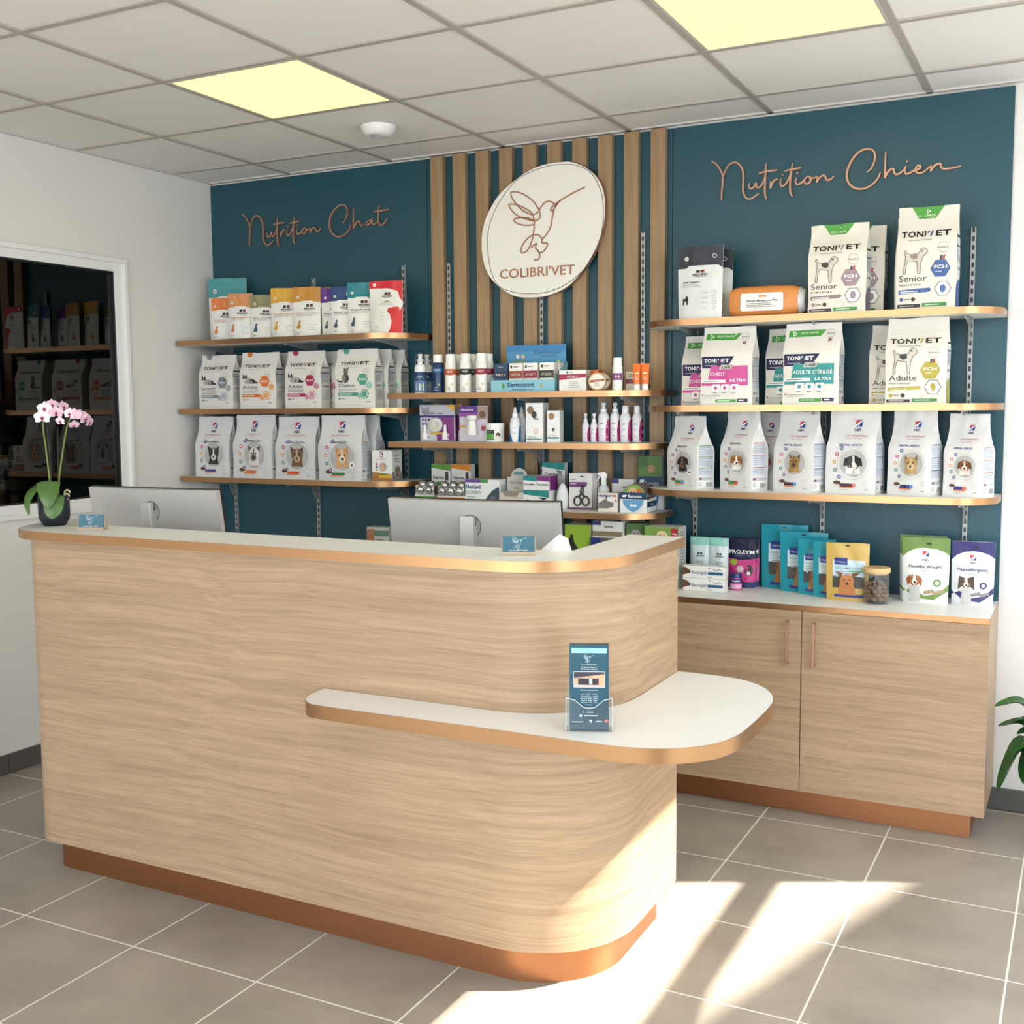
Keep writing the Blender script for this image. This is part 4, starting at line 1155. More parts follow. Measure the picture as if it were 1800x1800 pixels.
def can(x, y, body, band, lab, txt='', bandz=(.62, .80), cap='#f5f5f3', grp='spray cans on the care shelf', ink='#ffffff'):
    def dec(D):
        D.poly([(0, bandz[0]), (.5, bandz[0]-.04), (1, bandz[0]), (1, bandz[1]), (0, bandz[1])], band, 1)
        if txt: D.text(txt, .5, (bandz[0]+bandz[1])/2-.03, .055, ink, 3, .38)
        leafmark(D, .6, .26, .05); D.greek(.25, .15, .6, 3, .05, .02, '#a9a7a4' if body != '#16355f' else '#7f9cc4', 2)
    b = flacon('spray_can', (x, y, ZA), .35, [('can_body', [(.001, 0), (.0245, .0005), (.0255, .004), (.0255, .128), (.023, .134)], body),
        ('cap', [(.0225, .133), (.0225, .163), (.0205, .169), (.001, .170)], cap)], (.0255, .124, .004, dec))
    T(b, lab, 'spray can', grp)
can(.690, -.245, '#16355f', '#2f6aa0', 'dark navy blue spray can with white cap beside the foam bottles', 'PRO', (.72, .84))
for x, c, t, n in ((.759, '#b8592a', 'ESSENTIAL', 'rust orange'), (.834, '#222a1f', 'HYGIENE', 'black'), (.914, '#a02f4a', 'ATOP 7', 'crimson')):
    can(x, -.252, '#f1efec', c, 'front white spray can with %s band' % n, t); can(x-.002, -.190, '#f1efec', c, 'second white spray can behind the %s banded one' % n, t)
# counter display with small cartons
r = empty('display_tray', (1.115, -.19, ZA), .02); T(r, 'pale blue cardboard counter display with tall header board', 'display')
BLUEC = pm('#8cc4d6', .4)
m = MB(); m.box(-.15, .15, -.07, .07, .0005, .004, BLUEC); m.box(-.15, .15, -.071, -.068, .0005, .05, BLUEC)
for s_ in (-1, 1):
    x = s_*.1485
    m.add([(x+q, y, z) for q in (-.0015, .0015) for y, z in ((-.07, .001), (.07, .001), (.07, .13), (-.07, .05))], [(0, 1, 2, 3), (7, 6, 5, 4), (0, 4, 5, 1), (1, 5, 6, 2), (2, 6, 7, 3), (3, 7, 4, 0)], BLUEC)
m.build('tray', r)
m = MB(); m.box(-.142, .142, .0715, .0745, .002, .205, pm('#5c9cc4', .4)); m.build('header', r)
D = Dec(.284, .203, plane((-.142, .0715, .002), (1, 0, 0), (0, 0, 1), .284, .203))
D.rect(0, .5, 1, 1, '#4f93c2', 0); D.rect(0, .86, 1, 1, '#3a82bd', 1); D.text('Dermoscent', .70, .80, .075, '#2a4a6b', 2, .44); D.text('Animal Dermo Care', .72, .74, .03, '#2a4a6b', 2, .26)
D.poly([(.10, .55), (.34, .55), (.32, .68), (.12, .68)], '#6a8f7c', 2); D.circ(.19, .76, .03, '#e6ddcd', 3, 10); D.circ(.28, .755, .03, '#d8b98c', 3, 10); D.circ(.88, .62, .03, '#c4d05a', 2, 10)
D.build('header_print', r)
D = Dec(.30, .05, plane((-.15, -.071, 0), (1, 0, 0), (0, 0, 1), .30, .05)); D.text('Dermoscent', .48, .42, .38, '#1d3a5c', 2, .42, bold=.01); D.text('Animal Dermo Care', .5, .12, .16, '#1d3a5c', 2, .34); D.circ(.20, .5, .02, '#5c8a2a', 2, 10, .04); D.circ(.80, .5, .015, '#c99a3a', 2, 10, .03); D.build('front_print', r)
for k, (x, base, c, n) in enumerate(((1.003, '#2a4668', '#1d3350', 'navy'), (1.076, '#f2f0ec', '#8f4a2f', 'rust'), (1.146, '#f2f0ec', '#8a2440', 'crimson'), (1.222, '#f2f0ec', '#2a352a', 'dark green'))):
    def art(D):
        D.rect(0, .45, 1, .72, c, 0); D.text(('PRO', 'ESSENTIAL', 'ATOP 7', 'HYGIENE')[k], .5, .54, .09, '#f0ddc9', 2, .7); D.rect(.12, .82, .24, .92, '#33343c', 1); D.greek(.30, .85, .8, 1, .05, .04, '#8f8f95', 1); D.greek(.2, .28, .8, 3, .08, .03, '#b9b7b4', 1)
    b = carton('care_carton', (x, -.240, ZA+.0045), .02, .066, .118, .05, base, art); T(b, 'small care carton with %s band standing in the blue display' % n, 'box', 'cartons in the blue display')
    b = carton('care_carton', (x+.002, -.186, ZA+.0045), .02, .066, .118, .05, base, art); T(b, 'second row care carton behind the %s banded one' % n, 'box', 'cartons in the blue display')
def art(D):
    D.poly([(0, .52), (1, .66), (1, .82), (0, .80)], '#a62a4a', 0); D.text('ATOP 7', .5, .62, .12, '#ffffff', 2, .42, shear=.2); D.rect(.28, .86, .34, .94, '#33343c', 1); D.greek(.36, .88, .6, 1, .05, .03, '#77777a', 1); D.greek(.35, .42, .8, 4, .09, .025, '#a9a7a4', 1)
b = carton('care_box', (1.349, -.255, ZA), .04, .122, .087, .05, '#f0eeea', art, lambda D: D.rect(0, 0, 1, 1, '#e6e2dc', 0)); T(b, 'low white care box with crimson band right of the blue display', 'box')
b = carton('care_box', (1.408, -.190, ZA), .04, .06, .088, .06, '#d9702e', lambda D: D.greek(.2, .6, .8, 3, .12, .04, '#f3d9c2', 1)); T(b, 'small orange care box behind the crimson banded one', 'box')
for k, (x, y) in enumerate(((1.462, -.255), (1.468, -.222))):
    r = empty('balm_tin', (x, y, ZA+.0375), .3); T(r, ('front', 'rear')[k]+' round wooden coloured balm tin standing on edge', 'tin', 'round balm tins')
    m = MB(); m.lathe([(.001, -.012), (.036, -.012), (.037, -.010), (.037, .010), (.036, .012), (.001, .012)], pm('#c8ab86', .45), n=28)
    m.v = [(x_, -z_, y_) for x_, y_, z_ in m.v]; m.build('tin_body', r)
    D = Dec(.07, .07, plane((-.035, -.0122, -.035), (1, 0, 0), (0, 0, 1), .07, .07)); D.circ(.5, .5, .44, '#ece4d6', 0, 24); D.poly([(.06, .42), (.94, .52), (.92, .66), (.1, .58)], '#a8552f', 1); D.text('BALM', .5, .50, .07, '#f6e6d2', 2, .4); D.greek(.3, .36, .7, 3, .07, .025, '#8f8578', 1); D.build('lid_print', r)
def dec(D): D.rect(.1, .42, .9, .72, '#7d3f7a', 0); D.text('KERA', .5, .55, .07, '#ffffff', 2, .4); D.greek(.25, .3, .75, 4, .06, .02, '#b9b7b4', 1)
b = flacon('care_bottle', (1.549, -.250, ZA), .3, [('bottle', [(.001, 0), (.0205, .0005), (.021, .004), (.021, .096), (.019, .100)], '#f4f3f1'), ('cap', [(.0185, .100), (.0185, .128), (.017, .133), (.001, .134)], '#fafafa')], (.021, .094, .002, dec)); T(b, 'white care bottle with violet label near the orange tubes', 'bottle')
b = carton('care_packet', (1.594, -.200, ZA), .1, .055, .078, .03, '#d6cbb8', lambda D: (D.rect(0, .35, 1, .6, '#7a2a38', 0), D.greek(.2, .8, .8, 2, .1, .04, '#77706a', 1))); T(b, 'beige care packet with dark red stripe behind the violet bottle', 'box')
for k, x in enumerate((1.628, 1.664)):
    r = empty('tube', (x, -.235, ZA), .25); T(r, ('left', 'right')[k]+' of the two orange cream tubes standing on their caps', 'tube', 'orange cream tubes')
    m = MB(); m.lathe([(.001, 0), (.013, .0005), (.0135, .002), (.0135, .022), (.012, .024)], pm('#f4f2ee', .3), n=18); m.build('cap', r)
    m = MB(); n = 18; pr = [(.0155, .0155, .024), (.016, .015, .04), (.0165, .012, .065), (.017, .006, .090), (.0172, .001, .103), (.0172, .001, .107)]
    for a_, b__, z in pr:
        m.v += [(a_*cos(2*pi*i/n), b__*sin(2*pi*i/n), z) for i in range(n)]
    for j in range(len(pr)-1):
        for i in range(n): m.face([j*n+i, j*n+(i+1) % n, (j+1)*n+(i+1) % n, (j+1)*n+i], pm('#e8742a', .3), True)
    m.face([(len(pr)-1)*n+i for i in range(n)], pm('#e8742a', .3)); m.face(list(range(n))[::-1], pm('#e8742a', .3))
    m.build('tube_body', r)
    D = Dec(.028, .06, plane((-.014, -.0165, .035), (1, 0, 0), (0, .2, 1), .028, .06)); D.rect(.2, .5, .8, .62, '#f6d9bf', 0); D.greek(.2, .35, .8, 3, .1, .03, '#f6d9bf', 0); D.build('tube_print', r)

# --- middle care shelf
def art(D):
    D.rect(0, .72, 1, 1, '#b9bac2', 0); D.poly([(.05, .78), (.05, .97), (.12, .92), (.22, .92), (.28, .97), (.28, .78)], '#8f9099', 1); D.poly([(.78, 1), (1, 1), (1, .80)], '#d9a92f', 1)
    D.rect(0, .66, 1, .72, '#4a2f7a', 1); D.text('FELIWAY', .26, .74, .06, '#3a2f5c', 2, .34, bold=.02); D.greek(.5, .75, .72, 1, .02, .03, '#6a5f8a', 1)
    D.poly([(.5, .02), (.98, .02), (.98, .66), (.52, .66), (.45, .3)], '#7d2f7a', 0); D.rect(.02, .02, .5, .66, '#c6c7cc', 0)
    for i in range(5): D.circ(.09+.09*(i % 3), .60-.12*(i//3), .03, '#4a3f8c', 1, 10)
    D.rect(.30, .20, .66, .25, '#e0b52f', 1)
    for x in (.16, .74): D.rect(x-.10, .04, x+.10, .22, '#f2f0f4', 1); D.rect(x-.10, .09, x+.10, .15, '#4a2f7a', 2)
def blister(x, y, lab):
    r = carton('blister_pack', (x, y, ZB), .05, .178, .165, .012, '#b4b5bd', art, bev=.003); T(r, lab, 'blister pack', 'pheromone blister packs')
    m = MB(); m.lathe([(.034, 0), (.034, .010), (.028, .020), (.001, .023)], pm('#f2f0ea', .3), n=24); m.v = [(a-.005, -.006-c, b+.075) for a, b, c in m.v]; m.build('diffuser', r)
    m = MB()
    for i in range(-3, 4): m.box(-.005+i*.008-.0015, -.005+i*.008+.0015, -.030, -.0235, .075-.024*cos(i*.38), .075+.024*cos(i*.38), pm('#bdb9ae', .4))
    m.build('vent_slats', r); r.children[-1]['kind'] = 'stuff'
    for xx in (-.058, .045):
        m = MB(); m.lathe([(.001, .01), (.013, .011), (.014, .03), (.008, .045), (.006, .075), (.001, .076)], pm('#efecf2', .25), n=14); m.v = [(a+xx, b-.016, c) for a, b, c in m.v]; m.build('vial', r)
blister(.657, -.205, 'purple and grey blister pack with round white diffuser in front'); blister(.668, -.160, 'second purple blister pack behind with yellow corner')
def art2(D):
    D.rect(0, .70, .66, 1, '#5a2a86', 0); D.text('FELIWAY', .30, .86, .05, '#f2ecf8', 2, .44, bold=.02); D.rect(0, .70, .66, .80, '#9a4aa0', 1); D.rect(.66, .62, 1, .98, '#a98f84', 0); D.circ(.83, .76, .12, '#6f5648', 1, 12); D.rect(.03, .40, .22, .46, '#e0902f', 1); D.circ(.86, .38, .09, '#b04a5a', 1, 10)
r = carton('blister_pack', (.843, -.205, ZB), .06, .138, .160, .012, '#cfc6d4', art2, bev=.003); T(r, 'narrow violet topped blister pack with white plug', 'blister pack', 'pheromone blister packs')
m = MB(); m.lathe([(.024, .030), (.022, .075), (.018, .095), (.026, .100), (.026, .112), (.022, .118), (.001, .119)], pm('#f0eeea', .3), n=20); m.v = [(a, b*.7-.020, c) for a, b, c in m.v]; m.build('plug', r)
b = carton('tray_box', (.775, -.175, ZB), .03, .05, .05, .05, '#c9c3cf'); T(b, 'low translucent grey tray between the two violet blister packs', 'tray')
def dec(D): D.rect(.02, .10, .5, .92, '#1f2a22', 0); D.rect(.02, .15, .48, .62, '#5faa4a', 1); D.text('DIET', .24, .70, .10, '#cfe3c8', 2, .3); D.circ(.66, .5, .10, '#33302e', 1, 12); D.circ(.64, .35, .07, '#e6ded6', 2, 10); D.greek(.80, .85, .98, 6, .11, .04, '#b9b7b4', 1)
b = flacon('supplement_tub', (.955, -.205, ZB), .35, [('tub', [(.001, 0), (.037, .0005), (.039, .003), (.039, .060), (.036, .064)], '#f2f1ef'), ('lid', [(.040, .064), (.0405, .080), (.038, .083), (.001, .083)], '#f6f6f5')], (.039, .052, .006, dec)); T(b, 'short white supplement tub with green label on the middle care shelf', 'tub')
for k, (x, y) in enumerate(((1.050, -.200), (1.056, -.148))):
    def dec(D): D.poly([(0, 0), (.35, 0), (.22, .3), (0, .62)], '#2a72b8', 0); D.poly([(.72, 0), (1, 0), (1, .9), (.86, .8), (.78, .4)], '#2a72b8', 0); D.text('MP', .5, .70, .06, '#6a7a9a', 2, .24); D.greek(.35, .5, .66, 2, .06, .02, '#9aa3b3', 1)
    b = flacon('ear_cleaner_bottle', (x, y, ZB), .4, [('bottle', [(.001, 0), (.0225, .0005), (.0235, .004), (.0235, .08), (.020, .100), (.013, .110)], '#f1f3f6'), ('nozzle', [(.013, .110), (.013, .124), (.009, .128), (.007, .142), (.003, .153), (.001, .154)], '#f6f7f8')], (.0236, .082, .002, dec)); T(b, ('front', 'rear')[k]+' white bottle with blue swoosh and pointed nozzle', 'bottle', 'white and blue nozzle bottles')
def art(D): D.circ(.28, .82, .20, '#8a6a4a', 0, 12, .22); D.circ(.5, .70, .16, '#3a302a', 1, 10, .2); D.greek(.5, .60, .85, 2, .03, .015, '#77777a', 1); D.text('Douxo', .12, .12, .04, '#2a6a7a', 2, .5, 'l'); D.rect(.05, .07, .95, .095, '#2a7a8a', 1); D.ring(.6, .28, .14, .04, '#e0a88c', 1, 12)
def sd(D): D.greek(.12, .94, .9, 22, .04, .012, '#b4b6b8', 1, 2)
b = carton('care_box', (1.150, -.215, ZB), .10, .078, .170, .075, '#f3f2f0', art, sd); T(b, 'tall white carton with dog and cat picture on the middle care shelf', 'box', 'white care cartons')
b = carton('care_box', (1.236, -.205, ZB), .10, .058, .137, .05, '#f3f2f0', lambda D: (D.circ(.35, .82, .24, '#a87a4a', 0, 12, .26), D.circ(.5, .40, .12, '#55504c', 1, 10), D.text('Sonotix', .12, .20, .05, '#c98a2f', 2, .6, 'l'), D.rect(.05, .12, .95, .17, '#2a7a8a', 1)), sd); T(b, 'shorter white carton right of the tall one with orange writing', 'box', 'white care cartons')
def pink(x, y, r_, hb, kind, lab):
    def dec(D): D.poly([(.72, .02), (1, .02), (1, .95), (.80, .85), (.68, .45)], '#c22f7e', 0); D.poly([(0, .02), (.12, .02), (.06, .35), (0, .5)], '#c22f7e', 0); D.text('MP', .42, .70, .07, '#6a6a7a', 2, .22); D.greek(.3, .52, .62, 2, .06, .02, '#a9a7b0', 1); D.greek(.34, .22, .56, 1, .06, .03, '#c98aa8', 1)
    parts = [('bottle', [(.001, 0), (r_*.95, .0005), (r_, .004), (r_, hb*.82), (r_*.8, hb*.94), (r_*.55, hb)], '#f4f3f5')]
    if kind == 'pump': parts += [('pump', [(r_*.6, hb), (r_*.6, hb+.012), (r_*.32, hb+.014), (r_*.32, hb+.026), (r_*.5, hb+.028), (r_*.45, hb+.038), (.001, hb+.039)], '#f8f8f8'), ('overcap', [(r_*.82, hb*.95), (r_*.82, hb+.040), (r_*.7, hb+.046), (.001, hb+.047)], CLEAR)]
    else: parts += [('cap', [(r_*.62, hb), (r_*.62, hb+.026), (r_*.55, hb+.030), (.001, hb+.031)], '#f8f8f8')]
    b = flacon('care_bottle', (x, y, ZB), .3, parts, (r_, hb*.8, .003, dec)); T(b, lab, 'bottle', 'white bottles with pink swoosh')
pink(1.348, -.115, .0155, .085, 'pump', 'small pump bottle with pink swoosh, leftmost of the pink ones'); pink(1.384, -.108, .0155, .085, 'pump', 'second small pump bottle with pink swoosh')
pink(1.424, -.098, .0235, .130, 'pump', 'tall pump bottle with pink swoosh, tallest on the shelf'); pink(1.470, -.080, .0215, .130, 'pump', 'tall pump bottle with pink side beside the tallest one')
pink(1.519, -.085, .0235, .125, 'cap', 'flip cap bottle with pink swoosh, second from the right'); pink(1.566, -.070, .0205, .124, 'cap', 'flip cap bottle with pink swoosh at the right end')

# --- bottom care shelf: counter displays and boxes
for k, (x, c, n) in enumerate(((.601, '#5f9a3a', 'green'), (.709, '#e08a2a', 'orange'))):
    def art(D): D.poly([(0, .9), (1, .82), (1, 1), (0, 1)], c, 0); D.text('Felpreva', .38, .62, .07, '#2a2a3a', 2, .56, bold=.01); D.rect(.74, .58, .9, .80, '#4a3f38', 1); D.poly([(.02, .40), (.3, .54), (.8, .52), (.98, .40), (.7, .26), (.2, .24)], c if k == 0 else '#d9a02f', 1); D.rect(0, 0, 1, .12, '#e9e7e4', 0)
    b = carton('display_carton', (x, -.085, ZC), .02, .101, .180, .045, '#eceae6', art); T(b, 'upright white display carton with %s leaf shape' % n, 'display', 'display cartons with leaf shapes')
for k, (x, y, w, nb, c, n) in enumerate(((.588, -.210, .104, 2, '#5f9a3a', 'green'), (.735, -.225, .142, 3, '#e08a2a', 'orange'))):
    r = carton('capsule_tray', (x, y, ZC), .02, w, .045, .085, '#eceae6', lambda D: (D.rect(0, .6, 1, .85, c, 0), D.greek(.2, .35, .8, 1, .1, .1, '#a9a7a4', 1))); T(r, 'low carton tray of silver domed capsules with %s stripe' % n, 'tray', 'capsule trays')
    for q in range(nb):
        for row in (0, 1):
            m = MB(); m.lathe([(.020, 0), (.020, .002), (.0175, .012), (.010, .018), (.001, .0195)], mat('foil', '#c4c6c8', .22, .9), n=16)
            xx = (q-(nb-1)/2)*.044
            m.v = [(a+xx, -.0425-c_, .068+b) if row == 0 else (a+xx, -.018+b, .090+c_) for a, b, c_ in m.v]; m.build('capsule', r)
    m = MB(); m.box(-w/2+.003, w/2-.003, -.0425, .0, .045, .0895, mat('foil', '#c4c6c8', .22, .9), .002); m.build('capsule_card', r)
def art(D): D.rect(0, .88, .45, 1, '#6a4a9a', 0); D.rect(.45, .88, .68, 1, '#4a9a4a', 0); D.text('NexGard', .04, .66, .14, '#1f4a86', 2, .42, 'l', .02); D.text('COMBO', .04, .46, .12, '#7a8a9a', 2, .42, 'l'); D.poly([(1, .0), (1, .75), (.8, .6), (.6, .28), (.48, 0)], '#3a4f5c', 1); D.circ(.66, .2, .07, '#c9b39c', 2, 10); D.circ(.82, .3, .08, '#6a6a72', 2, 10); D.greek(.04, .34, .4, 2, .1, .03, '#9aa3a8', 1); D.rect(0, 0, .5, .08, '#c9d45a', 0)
b = carton('medicine_box', (.890, -.215, ZC), .03, .170, .122, .08, '#f2f3f2', art, lambda D: D.rect(.2, .1, .8, .8, '#b9c9cf', 0)); T(b, 'white medicine display box with purple and green tabs above the right monitor', 'box')
b = carton('medicine_box', (.862, -.118, ZC), .03, .170, .118, .06, '#6aa83f', lambda D: D.ring(.75, .8, .08, .03, '#c9b83a', 1, 12)); T(b, 'lime green box behind the white medicine display', 'box')
b = flacon('blue_bottle', (.975, -.105, ZC), 0, [('bottle', [(.001, 0), (.018, .001), (.019, .09), (.012, .108), (.001, .115)], '#2f7ac0')]); T(b, 'blue rounded bottle next to the lime green box', 'bottle')
r = carton('display_carton', (1.040, -.225, ZC), .02, .116, .070, .09, '#d3ccc2', lambda D: (D.poly([(.15, 1), (.25, .72), (.75, .72), (.85, 1)], '#8f877d', 0), D.greek(.2, .3, .8, 1, .1, .04, '#a39b91', 1))); T(r, 'beige tray display with rounded header card', 'display')
m = MB(); hd = [(-.055, .03), (.05, .03), (.05, .132)]+[(.004+.040*cos(a), .132+.040*sin(a)) for a in [i*pi/12 for i in range(13)]]+[(-.055, .132)]
n = len(hd); m.add([(x, .03, z) for x, z in hd]+[(x, .033, z) for x, z in hd], [list(range(n)), list(range(2*n-1, n-1, -1))]+[[i, (i+1) % n, n+(i+1) % n, n+i][::-1] for i in range(n)], pm('#d3ccc2', .5)); m.build('header', r)
D = Dec(.105, .14, plane((-.055, .03, .03), (1, 0, 0), (0, 0, 1), .105, .14)); D.text('Tick Twister', .5, .52, .07, '#77706a', 2, .8); D.rect(.32, .80, .78, .90, '#5f9a9a', 1); D.greek(.3, .36, .6, 1, .1, .03, '#8f877d', 1); D.build('header_print', r)
def cred(D): D.poly([(0, .78), (1, .62), (1, 1), (0, 1)], '#1f8a8a', 0); D.text('Credelio', .5, .30, .20, '#2a2a32', 2, .80, bold=.01); D.poly([(.6, .62), (.95, .60), (.8, .48)], '#2a2a32', 1)
b = carton('medicine_box', (1.156, -.215, ZC), .02, .124, .080, .09, '#f1f0ee', lambda D: (cred(D), D.circ(.2, .2, .08, '#7a4a2f', 1, 10), D.circ(.2, .42, .05, '#7a4a2f', 1, 8))); T(b, 'wide white medicine box with teal corner and brown cat, lower of the stack', 'box', 'teal cornered medicine boxes')
for k, (x, c, n) in enumerate(((1.125, '#1f8a8a', 'teal'), (1.189, '#7d2f7a', 'purple'))):
    b = carton('medicine_box', (x, -.212, ZC+.0805), .02, .0625, .062, .085, '#f1f0ee', lambda D: (D.poly([(0, .70), (1, .62), (1, 1), (0, 1)], c, 0), D.text('Credelio', .5, .34, .16, '#2a2a32', 2, .82, bold=.01)), lambda D: D.rect(0, 0, 1, 1, c, 0)); T(b, 'small medicine box with %s top on the wide box' % n, 'box', 'teal cornered medicine boxes')
b = carton('display_carton', (1.172, -.070, ZC), .02, .110, .195, .034, '#f1f0ee', lambda D: (D.poly([(0, .90), (1, .82), (1, 1), (0, 1)], '#1f8a8a', 0), D.text('Credelio', .5, .70, .075, '#2a2a32', 2, .76, bold=.01), D.poly([(.6, .82), (.92, .80), (.8, .76)], '#2a2a32', 1))); T(b, 'tall white header carton with teal top behind the small medicine boxes', 'display')
b = flacon('dispenser', (1.261, -.165, ZC), .3, [('shell', [(.001, 0), (.030, .001), (.038, .02), (.038, .055), (.030, .085), (.016, .105), (.001, .112)], '#e9ecef')], None, 20, .70, .48); T(b, 'white egg shaped dispenser beside the stacked medicine boxes', 'dispenser')
b = carton('green_box', (1.272, -.066, ZC), .05, .05, .118, .03, '#2a8a4a'); T(b, 'plain green box standing behind the white dispenser', 'box')
def sciss(x, y, lab, front):
    r = carton('scissor_pack', (x, y, ZC), .15, .104, .155, .012, '#e2dedb', (lambda D: (D.poly([(0, .62), (.7, .62), (.78, .68), (.78, .76), (0, .76)], '#6a2f6a', 0), D.greek(.06, .70, .4, 1, .05, .02, '#e9dfe9', 1), D.rect(0, 0, 1, .05, '#6a2f6a', 0), D.poly([(.40, .90), (.55, .94), (.70, .90)], '#4a4648', 1), D.greek(.06, .82, .4, 1, .05, .02, '#a05a6a', 1))) if front else None, bev=.002, pitch=-.06)
    T(r, lab, 'scissors', 'scissor packs')
    if front:
        for s_ in (-1, 1):
            m = MB(); c = (.006+s_*.018, -.010, .036)
            m.tube([(c[0]+.015*cos(a), c[1], c[2]+.019*sin(a)) for a in [i*pi/10 for i in range(21)]], .0035, DARK, 6, False)
            m.tube([(c[0]-s_*.004, -.010, c[2]+.018), (.006-s_*.006, -.010, .075), (.010-s_*.002, -.009, .105)], [.0045, .004, .0015], DARK, 6); m.build('scissor_half', r)
sciss(1.345, -.168, 'front hanging pack of small black handled scissors', True)
for k in range(3): sciss(1.347+.004*k, -.150+.016*k, '%s scissor pack counted backwards from the front one' % ('second', 'third', 'fourth')[k], False)
r = flacon('spray_bottle', (1.434, -.120, ZC), .3, [('bottle', [(.001, 0), (.023, .001), (.024, .006), (.024, .085), (.018, .100), (.011, .106)], '#e9edf0'), ('collar', [(.012, .105), (.013, .122), (.010, .126)], '#f6f7f7')], (.0242, .05, .012, lambda D: (D.rect(0, 0, 1, .7, '#1f4a86', 0), D.greek(.3, .8, .7, 2, .12, .04, '#b9c0c8', 1)))); T(r, 'white trigger spray bottle with blue label beside the scissor packs', 'bottle')
m = MB(); m.add([(x, y, z) for y in (-.009, .009) for x, z in ((-.010, .124), (.010, .124), (.016, .150), (.004, .162), (-.022, .158), (-.028, .148), (-.012, .144))], [list(range(7)), list(range(13, 6, -1))]+[[i, (i+1) % 7, 7+(i+1) % 7, 7+i][::-1] for i in range(7)], pm('#f6f7f7', .3)); m.build('spray_head', r)
m = MB(); m.tube([(-.014, 0, .145), (-.022, 0, .134), (-.030, 0, .122)], [.004, .0035, .003], pm('#f6f7f7', .3), 6); m.build('trigger', r)
b = carton('medicine_box', (1.500, -.235, ZC), .06, .086, .080, .028, '#efe9e4', lambda D: (D.text('MILBEMAX', .06, .80, .11, '#2a4a86', 2, .62, 'l', .03), D.text('TAB', .70, .80, .11, '#a83a2f', 2, .24, 'l', .03), D.poly([(.02, .2), (.05, .5), (.25, .6), (.42, .75), (.5, .58), (.8, .5), (.78, .3), (.5, .2)], '#7a746e', 1), D.poly([(.40, .72), (.44, .86), (.5, .72)], '#4a4642', 2), D.circ(.92, .62, .05, '#b04a4a', 1, 10))); T(b, 'white medicine box with grey cat picture left of the collar display', 'box')
b = carton('medicine_box', (1.512, -.098, ZC), .03, .098, .130, .045, '#e6e4df', lambda D: (D.rect(0, .1, 1, .58, '#8a7f62', 0), D.rect(0, .86, .32, 1, '#3a3a7a', 0), D.greek(.5, .72, .9, 1, .05, .05, '#77746c', 1), D.text('EASYPILL', .24, .44, .06, '#d9d0b8', 2, .3))); T(b, 'white and khaki box behind the grey cat medicine box', 'box')
def ser(D): D.rect(0, .80, 1, 1, '#123a5c', 0)
r = empty('collar_display', (1.612, -.17, ZC), .03); T(r, 'white display tray with blue shield holding round collar tins', 'display')
WB = pm('#eeeff0', .4)
m = MB(); m.box(-.058, .058, -.065, .065, .0005, .004, WB); m.box(-.058, .058, -.066, -.063, .0005, .085, WB); m.box(-.058, .058, .062, .065, .0005, .06, WB)
for x in (-.0565, .0565): m.add([(x+q, y, z) for q in (-.0015, .0015) for y, z in ((-.065, .001), (.065, .001), (.065, .062), (-.065, .055))], [(0, 1, 2, 3), (7, 6, 5, 4), (0, 4, 5, 1), (1, 5, 6, 2), (2, 6, 7, 3), (3, 7, 4, 0)], WB)
m.build('tray', r)
D = Dec(.116, .085, plane((-.058, -.066, 0), (1, 0, 0), (0, 0, 1), .116, .085)); D.rect(0, .68, 1, 1, '#123a5c', 0); D.text('Seresto', .56, .76, .14, '#ffffff', 2, .52, bold=.02); D.para(.08, .77, .26, .88, .04, '#ffffff', 1)
D.poly([(.10, .66), (.90, .66), (.86, .42), (.70, .18), (.5, .04), (.30, .18), (.14, .42)], '#6aa3d0', 1); D.rect(.38, .32, .64, .42, '#e6eef6', 2); D.build('front_print', r)
D = Dec(.13, .06, plane((.0582, -.065, 0), (0, 1, 0), (0, 0, 1), .13, .06)); D.rect(.03, .40, .97, .78, '#123a5c', 0); D.text('Seresto', .5, .5, .18, '#dfe8f2', 2, .42); D.build('side_print', r)
for k in range(6):
    q = empty('collar_tin', (1.612, -.2165+.0178*k, ZC+.070), .03); T(q, ('front collar tin with pale dog picture and grass' if k == 0 else '%s collar tin counted from the front of the tray' % ('', 'second', 'third', 'fourth', 'fifth', 'sixth')[k]), 'tin', 'round collar tins in the display')
    m = MB(); m.lathe([(.001, -.008), (.048, -.008), (.050, -.006), (.050, .006), (.048, .008), (.001, .008)], pm('#6f625e', .35), n=30); m.v = [(x_, -z_, y_) for x_, y_, z_ in m.v]; m.build('tin_body', q)
    if k == 0:
        D = Dec(.1, .1, plane((-.05, -.0082, -.05), (1, 0, 0), (0, 0, 1), .1, .1)); D.circ(.5, .5, .47, '#7aa84a', 0, 26); D.circ(.45, .66, .20, '#d9b48c', 1, 14); D.circ(.38, .66, .03, '#2a201c', 3, 8); D.circ(.52, .66, .03, '#2a201c', 3, 8); D.circ(.45, .58, .04, '#2a201c', 3, 8); D.circ(.74, .72, .10, '#d96a2a', 2, 12); D.circ(.76, .50, .09, '#f2f0ec', 2, 12); D.build('tin_print', q)
def art(D): D.rect(0, .60, 1, 1, '#5c7f3a', 0); D.rect(.0, .80, .4, 1, '#3f6a34', 1); D.circ(.55, .76, .16, '#b08a62', 1, 14); D.circ(.50, .78, .025, '#2a201c', 2, 8); D.circ(.60, .78, .025, '#2a201c', 2, 8); D.rect(0, .40, 1, .62, '#123a5c', 2); D.text('Seresto', .60, .455, .085, '#dfe8f2', 4, .54); D.para(.06, .46, .27, .56, .04, '#dfe8f2', 3); D.poly([(.14, .38), (.92, .38), (.84, .14), (.53, .0), (.24, .14)], '#4f8fc0', 1)
